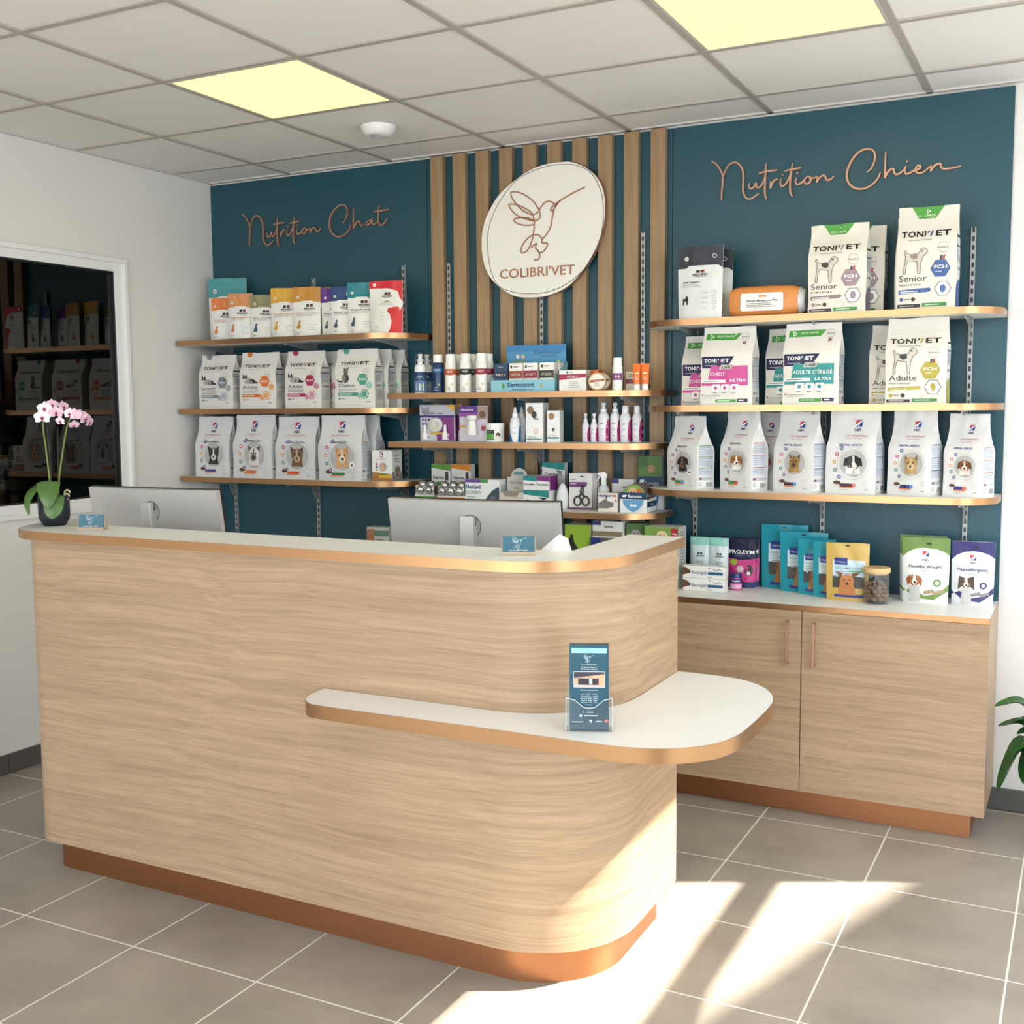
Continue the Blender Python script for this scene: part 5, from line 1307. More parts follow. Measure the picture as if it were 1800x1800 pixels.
b = carton('collar_box', (1.624, -.066, ZC), .02, .108, .230, .028, '#e6e8ea', art); T(b, 'upright collar box with brown dog on grass and blue shield', 'box')

# --- worktop behind and beside the counter
b = carton('pet_health_box', (1.358, -.225, ZW), .03, .118, .245, .08, '#e9e8e4', lambda D: (D.rect(0, .55, 1, 1, '#9cc03a', 0), D.poly([(.05, .55), (.1, .72), (.3, .82), (.38, .68), (.5, .60), (.5, .55)], '#2a2624', 1), D.circ(.27, .80, .07, '#3a302a', 2, 10), D.text('Dental', .3, .38, .05, '#2a2a32', 2, .4, bold=.02), D.rect(.75, .36, .95, .42, '#6a3a2f', 1))); T(b, 'lime green box with black dog behind the counter below the care shelves', 'box', 'boxes on the worktop behind the counter')
b = carton('pet_health_box', (1.494, -.235, ZW), .03, .142, .195, .10, '#e6e4df', lambda D: (D.rect(0, .78, .3, 1, '#23307a', 0), D.rect(.3, .86, 1, 1, '#5a5652', 0), D.text('Indorex', .4, .66, .05, '#23307a', 2, .4))); T(b, 'white box with navy corner tag in the stack behind the counter', 'box', 'boxes on the worktop behind the counter')
b = carton('pet_health_box', (1.494, -.225, ZW+.1955), .05, .132, .070, .09, '#efeeec', lambda D: (D.rect(0, .75, .28, 1, '#3a3a7a', 0), D.greek(.4, .62, .8, 1, .1, .1, '#8a8782', 1), D.rect(0, .08, 1, .38, '#8a7f62', 0))); T(b, 'flat white and khaki box lying on top of the navy tagged box', 'box', 'boxes on the worktop behind the counter')
b = carton('pet_health_box', (1.612, -.200, ZW), .03, .085, .258, .07, '#5c7a4a', lambda D: (D.circ(.5, .82, .26, '#a8a098', 0, 14), D.circ(.42, .84, .03, '#2a201c', 1, 8), D.circ(.6, .84, .03, '#2a201c', 1, 8), D.circ(.52, .77, .06, '#2a201c', 1, 8), D.rect(0, .4, 1, .66, '#e9e8e4', 1))); T(b, 'green box with grey shaggy dog between other boxes behind the counter', 'box', 'boxes on the worktop behind the counter')
b = carton('collar_box', (1.735, -.230, ZW), .02, .145, .252, .10, '#e9e9e8', lambda D: (D.rect(0, .62, 1, 1, '#7aa04a', 0), D.circ(.52, .84, .17, '#e6cfa8', 1, 14), D.circ(.46, .86, .025, '#2a201c', 2, 8), D.circ(.58, .86, .025, '#2a201c', 2, 8), D.circ(.52, .79, .04, '#2a201c', 2, 8), D.poly([(.78, .98), (.98, .98), (.98, .84), (.88, .78), (.78, .84)], '#a82a34', 1), D.circ(.9, .70, .08, '#f2f0ec', 1, 12), D.text('>8kg', .88, .88, .03, '#ffffff', 3, .16), D.rect(0, .50, 1, .64, '#123a5c', 2), D.text('Seresto', .6, .53, .06, '#ffffff', 4, .5), D.ring(.75, .36, .16, .03, '#8fb4d6', 1, 16), D.rect(0, 0, 1, .16, '#4a4440', 0)), lambda D: (D.rect(0, 0, 1, 1, '#c9c9c4', 0), D.greek(.2, .9, .8, 14, .05, .02, '#8f8f8c', 1))); T(b, 'large collar box with labrador picture at the end of the counter', 'box')
b = carton('leaflet_box', (.330, -.215, ZW), .2, .110, .190, .06, '#cfccc6', lambda D: (D.rect(0, .5, .35, .95, '#a8785a', 0), D.rect(.35, .78, 1, .92, '#5f8a7a', 0), D.greek(.4, .68, .9, 4, .07, .03, '#8f8c86', 1))); T(b, 'small grey leaflet box left of the right monitor on the worktop', 'box')
for k, x in enumerate((1.862, 1.944)):
    def art(D):
        D.poly([(0, .84), (1, .84), (1, 1), (0, 1)], '#8fd0c2', 0)
        for i in range(2): D.rect(.46+.14*i, .66, .56+.14*i, .70, '#33343c', 1)
        D.text('SPECIFIC', .60, .615, .028, '#33343c', 2, .44, bold=.03); D.text('Dental', .58, .50, .03, '#55606a', 2, .32); D.text('Chew', .58, .45, .03, '#55606a', 2, .28); D.greek(.36, .30, .86, 3, .03, .008, '#a9b4b8', 1)
    b = make_bag('chew_pouch', (x, -.135, ZW), (-.05, .08)[k], .082, .205, .035, 'pillow', '#d3e0e2', art, None, 80+k, 1.2, .25); T(b, ('left', 'right')[k]+' pale mint chew pouch behind the two long white boxes', 'pouch', 'pale mint chew pouches')
for k in range(2):
    b = carton('gel_box', (1.920, -.245, ZW+.0515*k), .02, .175, .051, .045, '#f1f1f0', lambda D: (D.poly([(0, .2), (.06, .3), (.19, .42), (.18, .62), (.08, .85), (0, .9)], '#6a4a3a', 0), D.circ(.17, .5, .02, '#201a18', 1, 8), D.text('Bucogel', .22, .36, .26, '#2a5a86', 2, .34, 'l'), D.rect(.60, .34, .95, .56, '#2a5f86', 1), D.text('Gel', .60, .10, .14, '#2a5a86', 2, .09, 'l'), D.greek(.62, .84, .68, 1, .1, .06, '#55606a', 1), D.line([(.72, .78), (.80, .68), (.86, .80), (.92, .7)], .012, '#55606a', 1))); T(b, ('lower', 'upper')[k]+' of the two long white gel boxes with dog nose picture', 'box', 'long white gel boxes')
def art(D):
    D.rect(0, .62, 1, 1, '#161b3c', 0); D.poly([(0, .62), (.5, .58), (1, .62), (1, .66), (0, .66)], '#161b3c', 1); D.poly([(0, .12), (1, .12), (1, .60), (.5, .565), (0, .60)], '#cf3a86', 0); D.rect(0, 0, 1, .12, '#1f2f6c', 0)
    D.text('PROZYM', .5, .695, .075, '#ffffff', 2, .92, bold=.03); D.text('PLAQUE OFF', .56, .645, .025, '#8fa0d0', 2, .5); D.circ(.22, .52, .16, '#a8c43a', 1, 12, .11); D.circ(.46, .38, .13, '#cfc6c2', 1, 12); D.circ(.78, .36, .15, '#3a3438', 1, 12, .2); D.circ(.78, .30, .07, '#e6ded8', 2, 10)
b = make_bag('chew_pouch', (2.028, -.090, ZW), 0, .116, .200, .035, 'pouch', '#23284c', art, None, 84, .9, .22); T(b, 'navy and magenta dental chew pouch', 'pouch')
behind(b, .038, .006, 'second navy chew pouch directly behind the navy and magenta one')
b = flacon('supplement_tub', (2.026, -.150, ZW), .25, [('tub', [(.001, 0), (.023, .0005), (.024, .003), (.024, .050)], '#d24a90'), ('lid', [(.0235, .050), (.0235, .066), (.022, .069), (.001, .069)], '#1f2a6c')], (.024, .044, .003, lambda D: (D.rect(0, .62, 1, 1, '#1f2a6c', 0), D.text('PROZYM', .5, .74, .14, '#ffffff', 2, .5, bold=.02), D.rect(.1, .1, .9, .5, '#e9b6d0', 1)))); T(b, 'small magenta tub with navy lid in front of the navy pouch', 'tub')
VG = 'turquoise dental chew pouches'
def art_veg(zen=False):
    def f(D):
        D.rect(.16, .30, .92, .70, '#d6e2e6' if not zen else '#c9dcea', 0); D.rect(.16, .22, .92, .42, '#4a4442', 1)
        D.text('VEGGIEDENT', .20, .545, .034, '#3aa0a0', 3, .58, 'l'); D.rect(.20, .62, .50, .74, '#23388c', 2); D.text('Virbac', .35, .655, .030, '#e6ecf6', 4, .24)
        D.greek(.22, .50, .82, 3, .035, .010, '#7f9aa0', 2)
        if zen: D.text('ZEN', .92, .545, .034, '#4aa06a', 3, .12, 'r'); D.rect(.55, .50, .95, .525, '#4aa06a', 3)
        D.circ(.5, .955, .05, '#1d3a40', 1, 10, .02)
        fc = '#a8763f' if not zen else '#c07a3f'
        D.poly([(.28, .10), (.72, .10), (.66, .30), (.34, .30)], fc, 2); D.circ(.5, .34, .17, fc, 3, 14)
        if zen: D.poly([(.36, .40), (.22, .50), (.40, .48)], '#7a4a2a', 4); D.poly([(.64, .40), (.82, .50), (.60, .48)], '#7a4a2a', 4)
        else: D.poly([(.36, .40), (.28, .28), (.38, .30)], '#7a5228', 4)
        D.circ(.44, .36, .022, '#201814', 5, 8); D.circ(.57, .36, .022, '#201814', 5, 8); D.circ(.51, .30, .035, '#201814', 5, 8); D.rect(.20, .06, .92, .11, '#23388c', 1)
    return f
for k, (x, y, w, h, rot, lab) in enumerate(((2.195, -.050, .188, .262, .04, 'largest turquoise chew pouch leaning on the teal wall, leftmost'), (2.285, -.102, .188, .240, .05, 'second turquoise chew pouch in front of the largest one'),
        (2.345, -.146, .145, .220, .05, 'third turquoise chew pouch with smaller print'), (2.410, -.184, .140, .217, .05, 'fourth turquoise chew pouch mostly hidden by the gold one'))):
    b = make_bag('chew_pouch', (x, y, ZW), rot, w, h, .022, 'pouch', '#2295a8', art_veg(), None, 90+k, 1.0, .22); T(b, lab, 'pouch', VG)
b = make_bag('chew_pouch', (2.478, -.224, ZW), .02, .160, .220, .022, 'pouch', '#cfae5f', art_veg(True), None, 95, 1.0, .28); T(b, 'gold chew pouch with big eared small dog', 'pouch')
# jar of biscuits
r = empty('biscuit_jar', (2.588, -.235, ZW)); T(r, 'glass jar of brown biscuits with round wooden lid', 'jar')
m = MB(); m.lathe([(.001, .001), (.044, .001), (.047, .004), (.0475, .008), (.0475, .118), (.0445, .118), (.0445, .010), (.001, .008)], JARG, n=36); m.build('glass', r)
m = MB(); m.lathe([(.001, .112), (.043, .112), (.043, .1185), (.050, .1185), (.051, .121), (.051, .134), (.0495, .137), (.001, .137)], wood('pale_wood_lid', 'Object', 6, 0, '#c9a56f', '#e0c08c'), n=36); m.build('lid', r)
bm = bmesh.new(); bmesh.ops.create_icosphere(bm, subdivisions=2, radius=.0125)
for v in bm.verts: v.co.z *= .62
bme = bpy.data.meshes.new('biscuit'); bm.to_mesh(bme); bm.free(); bme.materials.append(mat('biscuit', '#7a5a44', .8, bump=.5, bscale=120))
rr = random.Random(5)
for lay in range(5):
    for q in range(8):
        a = q*2*pi/7+lay*.5+rr.random()*.2; rad = .030 if q < 7 else 0
        if lay == 4 and q % 2: continue
        o = bpy.data.objects.new('biscuit', bme); o.location = (2.588+rad*cos(a), -.235+rad*sin(a), ZW+.0185+lay*.0145); o.rotation_euler = (rr.random()*.5, rr.random()*.5, rr.random()*3); link(o)
        T(o, 'brown dog biscuit inside the glass jar', 'biscuit', 'brown biscuits filling the glass jar')
def art_treat(c, title, kind, tc):
    def f(D):
        D.poly([(0, .70), (.12, .78), (.3, .835), (.5, .85), (.7, .84), (.88, .80), (1, .74), (1, 1), (0, 1)], c, 0); D.circ(.56, .915, .06, '#2a3020', 1, 12, .018)
        D.poly([(.38, .62), (.62, .62), (.62, .81), (.38, .81)], '#c9c9cc', 0); D.poly([(.385, .625), (.615, .625), (.615, .805), (.385, .805)], '#f4f4f5', 1)
        hill_logo(D, .50, .705, .135); D.text(title, .5, .54, .048, tc, 2, .72, bold=.015); D.text('TREATS', .5, .485, .022, '#77777a', 2, .18)
        D.poly([(0, .16), (.2, .22), (.5, .12), (.8, .16), (1, .30), (1, .20), (.7, .06), (.3, .08), (0, .22)], c, 1)
        fur, ear, msk = {'beagle': ('#b4703a', '#9c5a2a', '#f0ebe6'), 'sheltie': ('#8a6a4a', '#4a3a32', '#f0ebe6')}[kind]; cx = .27 if kind == 'beagle' else .36
        D.poly([(cx-.12, .02), (cx+.14, .02), (cx+.11, .26), (cx-.10, .26)], '#c9c6c4', 2); D.circ(cx, .35, .125, fur, 3, 16)
        if kind == 'beagle': D.poly([(cx-.10, .43), (cx-.18, .36), (cx-.15, .26), (cx-.09, .32)], ear, 4); D.poly([(cx+.10, .43), (cx+.17, .36), (cx+.15, .25), (cx+.09, .32)], ear, 4)
        else: D.poly([(cx-.05, .43), (cx-.17, .46), (cx-.20, .24), (cx-.10, .30)], ear, 4); D.poly([(cx+.05, .43), (cx+.18, .46), (cx+.20, .24), (cx+.10, .30)], ear, 4)
        D.poly([(cx-.015, .44), (cx+.015, .44), (cx+.06, .32), (cx, .26), (cx-.06, .32)], msk, 4)
        D.circ(cx-.05, .37, .018, '#201814', 5, 8); D.circ(cx+.05, .37, .018, '#201814', 5, 8); D.circ(cx+.01, .315, .028, '#201814', 5, 8)
        D.circ(.76, .32, .085, c, 2, 16); D.circ(.76, .32, .045, '#eef0ea', 3, 10)
        for i in range(6): D.circ(.52+.07*i, .17+.012*(i % 3), .045, '#a8906a' if kind == 'beagle' else '#8a8486', 3, 8)
    return f
b = make_bag('treat_pouch', (2.752, -.165, ZW), .0, .168, .245, .04, 'pouch', '#e9ebea', art_treat('#6f8f45', 'Healthy Weight', 'beagle', '#4a4f45'), None, 101, .9, .2); T(b, 'front green topped white treat pouch with howling beagle', 'pouch', 'green topped treat pouches')
behind(b, .042, -.012, 'second green topped treat pouch behind the front one'); behind(b, .084, -.022, 'third green topped treat pouch against the teal wall')
b = make_bag('treat_pouch', (2.915, -.150, ZW), -.02, .150, .238, .04, 'pouch', '#e6e8ec', art_treat('#33306f', 'Hypoallergenic', 'sheltie', '#33306f'), None, 102, .9, .2); T(b, 'indigo topped white treat pouch with shaggy dog at the right end', 'pouch')

# ------------------------------------------------------------------ things on and behind the counter
def monitor(x, y, ztop, rz, lab):
    r = empty('monitor', (x, y, .741), rz); T(r, lab, 'monitor', 'computer monitors seen from behind')
    w, h, tl = .303, .36, radians(9)
    zc = ztop-.741-h/2
    R = Matrix.Rotation(tl, 4, 'X')
    def put(m):                      # lean the screen: top towards the viewer
        m.v = [tuple(R @ Vector(p)+Vector((0, 0, zc))) for p in m.v]
    def bow(px): return .010*(px/w)**2
    m = MB(); n = 12
    for s_, y0, y1, mt, mg in ((0, -.012, .008, SILVER, 0), (1, .0085, .018, DARK, .002)):
        o = len(m.v)
        for i in range(n+1):
            px = -w-mg+(2*w+2*mg)*i/n
            for yy, zz in ((y0, -h/2-mg), (y0, h/2+mg), (y1, h/2+mg), (y1, -h/2-mg)): m.v.append((px, yy+bow(px), zz))
        for i in range(n):
            for a in range(4):
                b_ = (a+1) % 4
                m.face([o+i*4+a, o+i*4+b_, o+(i+1)*4+b_, o+(i+1)*4+a][::-1], mt, False)
        m.face([o+k for k in range(4)], mt); m.face([o+n*4+k for k in range(4)][::-1], mt)
        if s_ == 0: put(m); m.build('back_cover', r); m = MB()
    put(m); m.build('screen', r)
    m = MB(); m.box(-.0235, .0235, -.060, -.040, 0, zc+.13, SILVER, .003); m.build('stand_neck', r)
    m = MB(); m.box(-.022, .022, -.042, -.010, zc+.02, zc+.10, SILVER); m.build('mount', r)
    m = MB(); m.box(-.12, .12, -.10, .09, .0005, .012, SILVER, .003); m.build('stand_base', r)
    f0 = lambda fx, fz: (R @ Vector((-.045+.09*fx, -.0122, .055+.09*fz))+Vector((0, 0, zc)), Vector((0, -1, 0)))
    D = Dec(.09, .09, f0); D.ring(.5, .5, .42, .035, '#5f6064', 0, 28); D.text('DELL', .5, .40, .20, '#5f6064', 0, .56, bold=.03); D.build('logo', r)
monitor(.248, -1.525, 1.272, .03, 'left silver computer monitor seen from behind, beside the orchid')
monitor(1.530, -1.435, 1.262, .05, 'right silver computer monitor seen from behind, near the curved corner')
r = empty('folded_paper', (1.99, -1.785, 1.1622), .25); T(r, 'crumpled white paper tissue at the inner edge of the counter top', 'paper')
m = MB(); PAP = pm('#f3f2f2', .8)
m.add([(-.050, -.006, 0), (-.012, -.02, 0), (.036, .0, 0), (.030, .016, 0), (-.02, .014, 0), (.004, -.006, .046), (.026, .004, .032), (-.006, .006, .036)],
      [(0, 1, 5), (1, 2, 6, 5), (2, 3, 6), (3, 4, 7, 6), (4, 0, 7), (0, 5, 7), (5, 6, 7), (4, 3, 2, 1, 0)], PAP); m.build('sheet', r)

def card_holder(x, y, rot, lab):
    r = empty('card_holder', (x, y, 1.1625), rot); T(r, lab, 'card holder', 'wooden business card holders')
    WD = mat('holder_wood', '#b9a58c', .5)
    def slab(m, pts, x0, x1, mt):
        n = len(pts)
        m.add([(x0, a, b) for a, b in pts]+[(x1, a, b) for a, b in pts], [list(range(n))[::-1], list(range(n, 2*n))]+[[i, (i+1) % n, n+(i+1) % n, n+i] for i in range(n)], mt)
    m = MB(); slab(m, [(-.020, 0), (-.012, 0), (-.012, .006), (-.020, .010)], -.046, .046, WD); m.build('front_rail', r)
    m = MB(); slab(m, [(-.012, 0), (.018, 0), (.003, .045), (.000, .045), (-.006, .006), (-.012, .006)], -.046, .046, WD); m.build('back_rest', r)
    m = MB(); slab(m, [(-.0115, .006), (-.0065, .006), (.0005, .050), (-.0045, .050)], -.0425, .0425, pm('#245f73', .4)); cd = m.build('cards', r)
    nrm = Vector((0, -.044, .007)).normalized(); uz = Vector((0, .007, .044)).normalized()
    D = Dec(.085, .0446, plane((-.0425, -.0116, .006), (1, 0, 0), uz, .085, .0446))
    D.strokes(BIRD, .50, .58, 1.25, .0065, '#e9f2f4', 1); D.text("COLIBRI'VET", .5, .10, .10, '#e9f2f4', 1, .62); D.build('card_print', cd)
card_holder(.356, -1.925, .38, 'wooden holder with teal business cards beside the orchid')
card_holder(1.932, -1.915, .48, 'wooden holder with teal business cards near the curved corner')

# leaflet holder on the lower ledge
r = empty('leaflet_holder', (2.206, -2.075, .7605), .40); T(r, 'clear acrylic holder filled with teal leaflets on the lower ledge', 'leaflet holder')
m = MB(); w = .057
def wallp(m, a, b, z0, za, zb, t, mt):
    d = (Vector(b)-Vector(a)).normalized(); n = Vector((-d.y, d.x))*t
    V = [(a[0], a[1], z0), (b[0], b[1], z0), (b[0], b[1], zb), (a[0], a[1], za)]
    V += [(x+n.x, y+n.y, z) for x, y, z in V]
    m.add(V, [(0, 1, 2, 3), (7, 6, 5, 4), (0, 4, 5, 1), (1, 5, 6, 2), (2, 6, 7, 3), (3, 7, 4, 0)], mt)
m.box(-w, w, -.020, .020, 0, .003, ACRYL)
wallp(m, (-w, .020), (w, .020), 0, .12, .12, .002, ACRYL); wallp(m, (-w, -.020), (-w, .018), .003, .085, .105, .002, ACRYL); wallp(m, (w, .018), (w, -.020), .003, .105, .085, .002, ACRYL)
px = [-w, -.035, -.015, 0, .015, .035, w]; pz = [.085, .079, .062, .058, .062, .079, .085]
V = [(x, -.020, .003) for x in px]+[(x, -.020, z) for x, z in zip(px, pz)]; V += [(x, y-.002, z) for x, y, z in V]
n = 7; m.add(V, [[i, i+1, n+i+1, n+i] for i in range(6)]+[[2*n+i+1, 2*n+i, 3*n+i, 3*n+i+1] for i in range(6)]+[[n+i, n+i+1, 3*n+i+1, 3*n+i] for i in range(6)], ACRYL)
m.build('acrylic_pocket', r)
m = MB(); m.tube([(-w, -.021, .003), (-w, -.021, .083)]+[(x, -.021, z) for x, z in zip(px, pz)]+[(w, -.021, .083), (w, -.021, .003)], .0011, pm('#d3dde2', .2), 6); m.build('pocket_edge_glint', r)  # added pale tube paints in the bright glint of the acrylic edge
LT = pm('#1c5064', .35)
q = empty('leaflet', (2.206, -2.075, .764), .40); T(q, 'front teal leaflet with opening hours standing in the acrylic holder', 'leaflet', 'teal leaflets in the holder')
def lf(m, y): m.box(-.048, .048, y, y+.003, 0, .212, LT)
m = MB(); lf(m, -.015); m.build('sheet', q)
D = Dec(.096, .212, plane((-.048, -.015, 0), (1, 0, 0), (0, 0, 1), .096, .212))
D.rect(.05, .905, .95, .965, '#9fdcee', 0); D.text('Nouvelle clinique vétérinaire', .5, .942, .014, '#3a7f96', 1, .74); D.text('à Sainte Maxime', .5, .915, .014, '#3a7f96', 1, .44)
D.strokes(BIRD, .48, .835, .72, .006, '#d9eaf0', 1); D.text("COLIBRI'VET", .5, .765, .012, '#d9eaf0', 1, .4); D.text('10 Avenue Matisse', .5, .735, .012, '#f0f6f8', 1, .40, bold=.02); D.text('83120 Sainte Maxime', .5, .712, .012, '#f0f6f8', 1, .42, bold=.02)
D.rect(.10, .50, .90, .69, '#e6edf0', 0); D.rect(.11, .505, .89, .685, '#8f8a90', 1); D.poly([(.11, .62), (.89, .66), (.89, .685), (.11, .685)], '#3a3440', 2); D.poly([(.11, .60), (.75, .655), (.89, .66), (.89, .52), (.11, .53)], '#d3a884', 2); D.rect(.22, .535, .74, .61, '#2a2830', 3); D.rect(.50, .54, .58, .605, '#b9c9d4', 4); D.poly([(.11, .505), (.89, .505), (.89, .52), (.11, .54)], '#b9b4b6', 3)
D.text("Horaires d'ouverture", .5, .465, .014, '#f0f6f8', 1, .46)
for i, t in enumerate(('Lundi  8h30 - 19h00', 'Mardi  8h30 - 19h00', 'Mercredi  8h30 - 19h00', 'Vendredi  8h30 - 19h00', 'Samedi  9h - 16h')): D.text(t, .5, .42-.025*i, .012, '#f0f6f8', 1, .42)
D.rect(.40, .295, .60, .298, '#d9eaf0', 1); D.text('Nous contacter', .5, .262, .012, '#f0f6f8', 1, .3)
D.rect(.33, .195, .37, .225, '#4a8fd0', 1); D.greek(.43, .205, .68, 1, .02, .010, '#e6f0f4', 1); D.rect(.25, .155, .32, .180, '#e6f0f4', 1); D.greek(.38, .165, .84, 1, .02, .010, '#e6f0f4', 1)
D.greek(.06, .09, .45, 1, .02, .009, '#e6f0f4', 1); D.poly([(.48, .12), (.58, .12), (.55, .08), (.53, .10)], '#e6f0f4', 1); D.greek(.66, .10, .88, 1, .02, .009, '#e6f0f4', 1); D.rect(.90, .09, .98, .125, '#e07a6a', 1)
D.build('leaflet_print', q)
for k in range(6):
    o = empty('leaflet', (2.206, -2.075, .764), .40); T(o, 'teal leaflet in the stack behind the front leaflet', 'leaflet', 'leaflets stacked behind the front one'); m = MB(); lf(m, -.0115+.0036*k); m.build('sheet', o)

# orchid
r = empty('orchid_plant', (.118, -1.873, 1.1622)); T(r, 'white and pink orchid in a navy pot on the counter', 'plant')
NAVY = mat('navy_pot', '#0c1724', .5)
m = MB(); m.lathe([(.001, .0005), (.034, .0005), (.038, .004), (.049, .022), (.0515, .034), (.0515, .104), (.048, .104), (.047, .085), (.001, .083)], NAVY, n=40); m.build('pot', r)
m = MB(); m.lathe([(.001, .084), (.047, .084)], mat('bark', '#4a3728', .9, bump=1, bscale=90), n=24); m.build('bark_soil', r)
def leafmat(n, a, b):
    m = bpy.data.materials.new(n); m.use_nodes = True; nt = m.node_tree; bs = nt.nodes['Principled BSDF']
    g = nt.nodes.new('ShaderNodeTexCoord'); z = nt.nodes.new('ShaderNodeTexNoise'); z.inputs['Scale'].default_value = 14
    nt.links.new(g.outputs['Object'], z.inputs['Vector']); rp = nt.nodes.new('ShaderNodeValToRGB')
    rp.color_ramp.elements[0].color = lin(a); rp.color_ramp.elements[1].color = lin(b); nt.links.new(z.outputs['Fac'], rp.inputs[0]); nt.links.new(rp.outputs[0], bs.inputs['Base Color']); bs.inputs['Roughness'].default_value = .35
    return m
LEAF = leafmat('orchid_leaf', '#3a5c22', '#56783a'); DLEAF = leafmat('dark_leaf', '#1d4a22', '#3f7a3a')
def leaf(name, parent, spine, width, mt, fold=.25, n=5, side=None):
    """thick curved leaf along a spine"""
    S = catmull(spine, 4); k = len(S); m = MB(); rows = []
    for i, p in enumerate(S):
        t = i/(k-1); tn = (S[min(i+1, k-1)]-S[max(i-1, 0)]).normalized()
        sd = side if side is not None else tn.cross(Vector((0, 0, 1)))
        sd = Vector(sd)-tn*tn.dot(Vector(sd))
        sd = sd.normalized() if sd.length > 1e-4 else Vector((1, 0, 0)); nr = sd.cross(tn)
        wd = width*max(.03, sin(pi*min(1, t*.86+.10))**.8)*(1 if t < .97 else .4)
        rows.append([p+sd*wd*u+nr*(abs(u)**1.5*wd*fold) for u in [-1+2*q/(n-1) for q in range(n)]])
    for off in (0, 1):
        o = len(m.v)
        for i, row in enumerate(rows):
            tn = (S[min(i+1, k-1)]-S[max(i-1, 0)]).normalized()
            sd = (row[-1]-row[0]).normalized(); nr = sd.cross(tn)
            m.v += [tuple(p-nr*.0012*off) for p in row]
        for i in range(k-1):
            for j in range(n-1):
                q = [o+i*n+j, o+i*n+j+1, o+(i+1)*n+j+1, o+(i+1)*n+j]
                m.face(q if off else q[::-1], mt, True)
    return m.build(name, parent)
RTV = Vector((cos(.75), sin(.75), 0))          # roughly the viewer's right, used to face leaves and petals into the room
TOV = Vector((sin(.75), -cos(.75), 0))         # towards the room
def V3(a, b, c): return RTV*a+TOV*b+Vector((0, 0, c))
leaf('leaf', r, [V3(-.004, .0, .100), V3(-.008, .020, .150), V3(-.010, .046, .150), V3(-.010, .068, .108), V3(-.010, .074, .066)], .038, LEAF, .18, side=RTV)
leaf('leaf', r, [V3(.006, .0, .100), V3(.008, .040, .108), V3(.006, .060, .082), V3(.002, .068, .050), V3(.0, .068, .028)], .033, LEAF, .2, side=RTV)
leaf('leaf', r, [V3(-.015, 0, .100), V3(-.040, .010, .132), V3(-.066, .02, .125), V3(-.084, .03, .085), V3(-.076, .034, .040)], .027, LEAF, .2, side=(RTV*.6+TOV*.8))
leaf('leaf', r, [V3(-.015, -.01, .100), V3(-.040, -.02, .138), V3(-.070, -.03, .130), V3(-.092, -.035, .085)], .026, LEAF, .2, side=TOV)
for a in ((.044, .02, .100), (.046, .015, .112)):
    m = MB(); m.tube([V3(a[0]+.009*cos(t), a[1], a[2]+.010*sin(t)) for t in [i*.6 for i in range(10)]], .0028, pm('#c9c0a0', .6), 6); m.build('aerial_root', r)
STEM = mat('stem_green', '#6f7f3a', .5)
s1 = catmull([V3(-.004, .01, .09), V3(-.010, .012, .18), V3(-.016, .015, .27), V3(-.020, .022, .33), V3(-.018, .022, .375), V3(.0, .015, .398), V3(.025, .008, .408), V3(.05, .008, .400)], 4)
s2 = catmull([V3(.014, .0, .09), V3(.022, .004, .17), V3(.038, .008, .26), V3(.050, .012, .32), V3(.062, .015, .358), V3(.08, .012, .375), V3(.105, .008, .368), V3(.125, .008, .350)], 4)
for S in (s1, s2): m = MB(); m.tube(S, [.0033-.0016*i/len(S) for i in range(len(S))], STEM, 7); m.build('stem', r)
for base in (0, .015):
    m = MB(); m.tube([V3(-.002+base*1.2, -.006, .085), V3(-.010+base*2.2, .006, .34)], .0016, DARK, 5); m.build('support_stick', r)
PET = leafmat('petal', '#e9cfdd', '#fbf4f6'); PINK = leafmat('petal_pink', '#d79fc0', '#f0d9e6'); LIP = mat('orchid_lip', '#a82f6a', .5); LIPY = mat('orchid_throat', '#d98a3a', .5)
def flower(c, face, s, mt):
    q = Vector(face).normalized(); u = q.cross(Vector((0, 0, 1))).normalized()*-1; v = u.cross(q)*-1
    if v.z < 0: v = -v
    m = MB()
    def petal(ang, ln, wd, mt, cup=.15, back=0):
        d = u*sin(ang)+v*cos(ang); sd = u*cos(ang)-v*sin(ang)
        P0 = Vector(c); o = len(m.v); rows = 6; cols = 5
        for i in range(rows):
            t = i/(rows-1); w_ = wd*max(.12, sin(pi*(.12+.83*t)))
            for j in range(cols):
                e = -1+2*j/(cols-1)
                m.v.append(tuple(P0+d*ln*t+sd*w_*e+q*(cup*ln*(t*t*.5-e*e*.18)-back+.001*noise.noise(Vector((t*5, e*5, ang*3+s*90))))))
        for i in range(rows-1):
            for j in range(cols-1): m.face([o+i*cols+j, o+i*cols+j+1, o+(i+1)*cols+j+1, o+(i+1)*cols+j], mt, True)
    for a in (0, 2.15, -2.15): petal(a, s*1.0, s*.36, mt, -.1, .0015)
    for a in (1.35, -1.35): petal(a, s*1.02, s*.58, mt, .1)
    petal(pi, s*.42, s*.22, LIP, .9, -.002); petal(2.5, s*.28, s*.13, LIP, 1.2, -.003); petal(-2.5, s*.28, s*.13, LIP, 1.2, -.003); petal(0, s*.16, s*.09, LIPY, 1.5, -.004)
    m.build('flower', r)
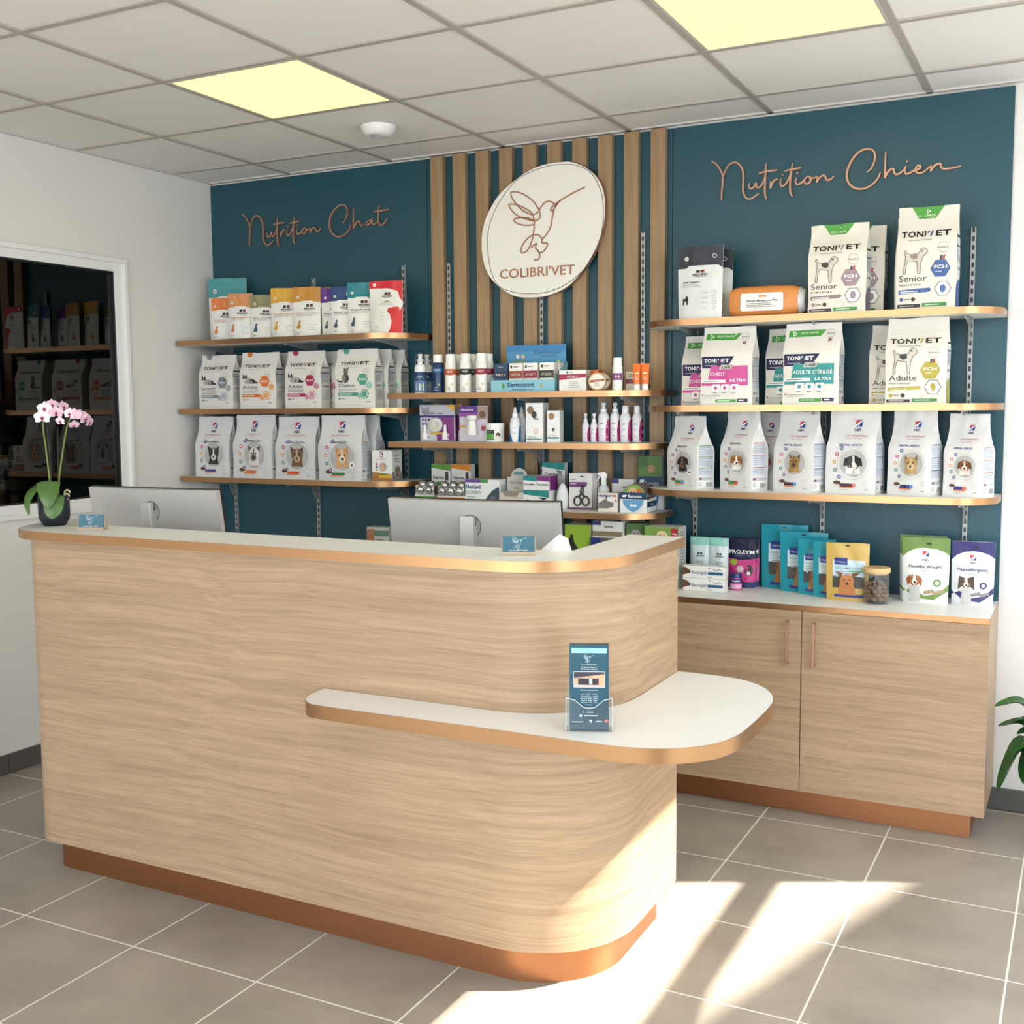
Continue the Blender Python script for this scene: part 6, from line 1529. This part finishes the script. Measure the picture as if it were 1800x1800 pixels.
for a, b, c_, s, fx, pk in ((-.021, .030, .372, .027, (.0, 1, .1), 0), (-.013, .026, .402, .025, (-.1, 1, .2), 0), (.010, .018, .414, .022, (.2, .9, .3), 1), (.023, .026, .388, .024, (.3, .9, .0), 1), (.046, .010, .408, .021, (.6, .6, .2), 1),
        (.034, .018, .358, .018, (-.5, .8, -.2), 0), (.065, .018, .384, .021, (-.3, .9, .1), 0), (.084, .025, .380, .024, (.3, -.6, .1), 1), (.100, .022, .378, .022, (.2, .9, .3), 1), (.115, .018, .366, .024, (.7, .7, 0), 1), (.128, .012, .354, .021, (.9, .5, -.2), 1), (.078, .018, .345, .018, (.2, .8, -.5), 1)):
    flower(V3(a, b, c_), RTV*fx[0]+TOV*fx[1]+Vector((0, 0, fx[2])), s, PINK if pk else PET)

# foliage plant just outside the right edge
r = empty('foliage_plant', (3.30, -.36, 0)); T(r, 'dark green leafy houseplant at the right edge of the picture', 'plant')
m = MB(); m.lathe([(.001, .0005), (.085, .0005), (.09, .004), (.115, .19), (.118, .2), (.108, .2), (.104, .18), (.001, .178)], mat('grey_pot', '#8d8a86', .6), n=32); m.build('pot', r)
m = MB(); m.lathe([(.001, .179), (.104, .179)], MATS['bark'], n=24); m.build('bark_soil', r)
rr = random.Random(11)
spec = [((-.28, -.02, .50), .044), ((-.27, .02, .42), .040), ((-.26, -.04, .20), .075), ((-.18, -.06, .25), .080), ((-.14, .03, .46), .045), ((-.21, -.08, .36), .026)]
for i in range(16):
    a = rr.random()*2*pi; rad = .10+.16*rr.random()
    spec.append(((rad*cos(a), rad*sin(a)*.8-.02, .25+.35*rr.random()), .035+.02*rr.random()))
for (x, y, z), wd in spec:
    b0 = Vector((x*.12, y*.12, .18)); tip = Vector((x, y, z)); hgt = max(z, .36)
    kx = b0.lerp(tip, .35); kx.z = hgt*.80+.03; k2 = b0.lerp(tip, .7); k2.z = max(hgt*.95, z)+.02
    m = MB(); st = catmull([b0, b0.lerp(kx, .5)+Vector((0, 0, .03)), kx], 4); m.tube(st, .003, STEM, 6); m.build('stalk', r)
    leaf('leaf', r, [kx, kx.lerp(k2, .6)+Vector((0, 0, .01)), k2, tip.lerp(k2, .35), tip], wd, DLEAF, .3)
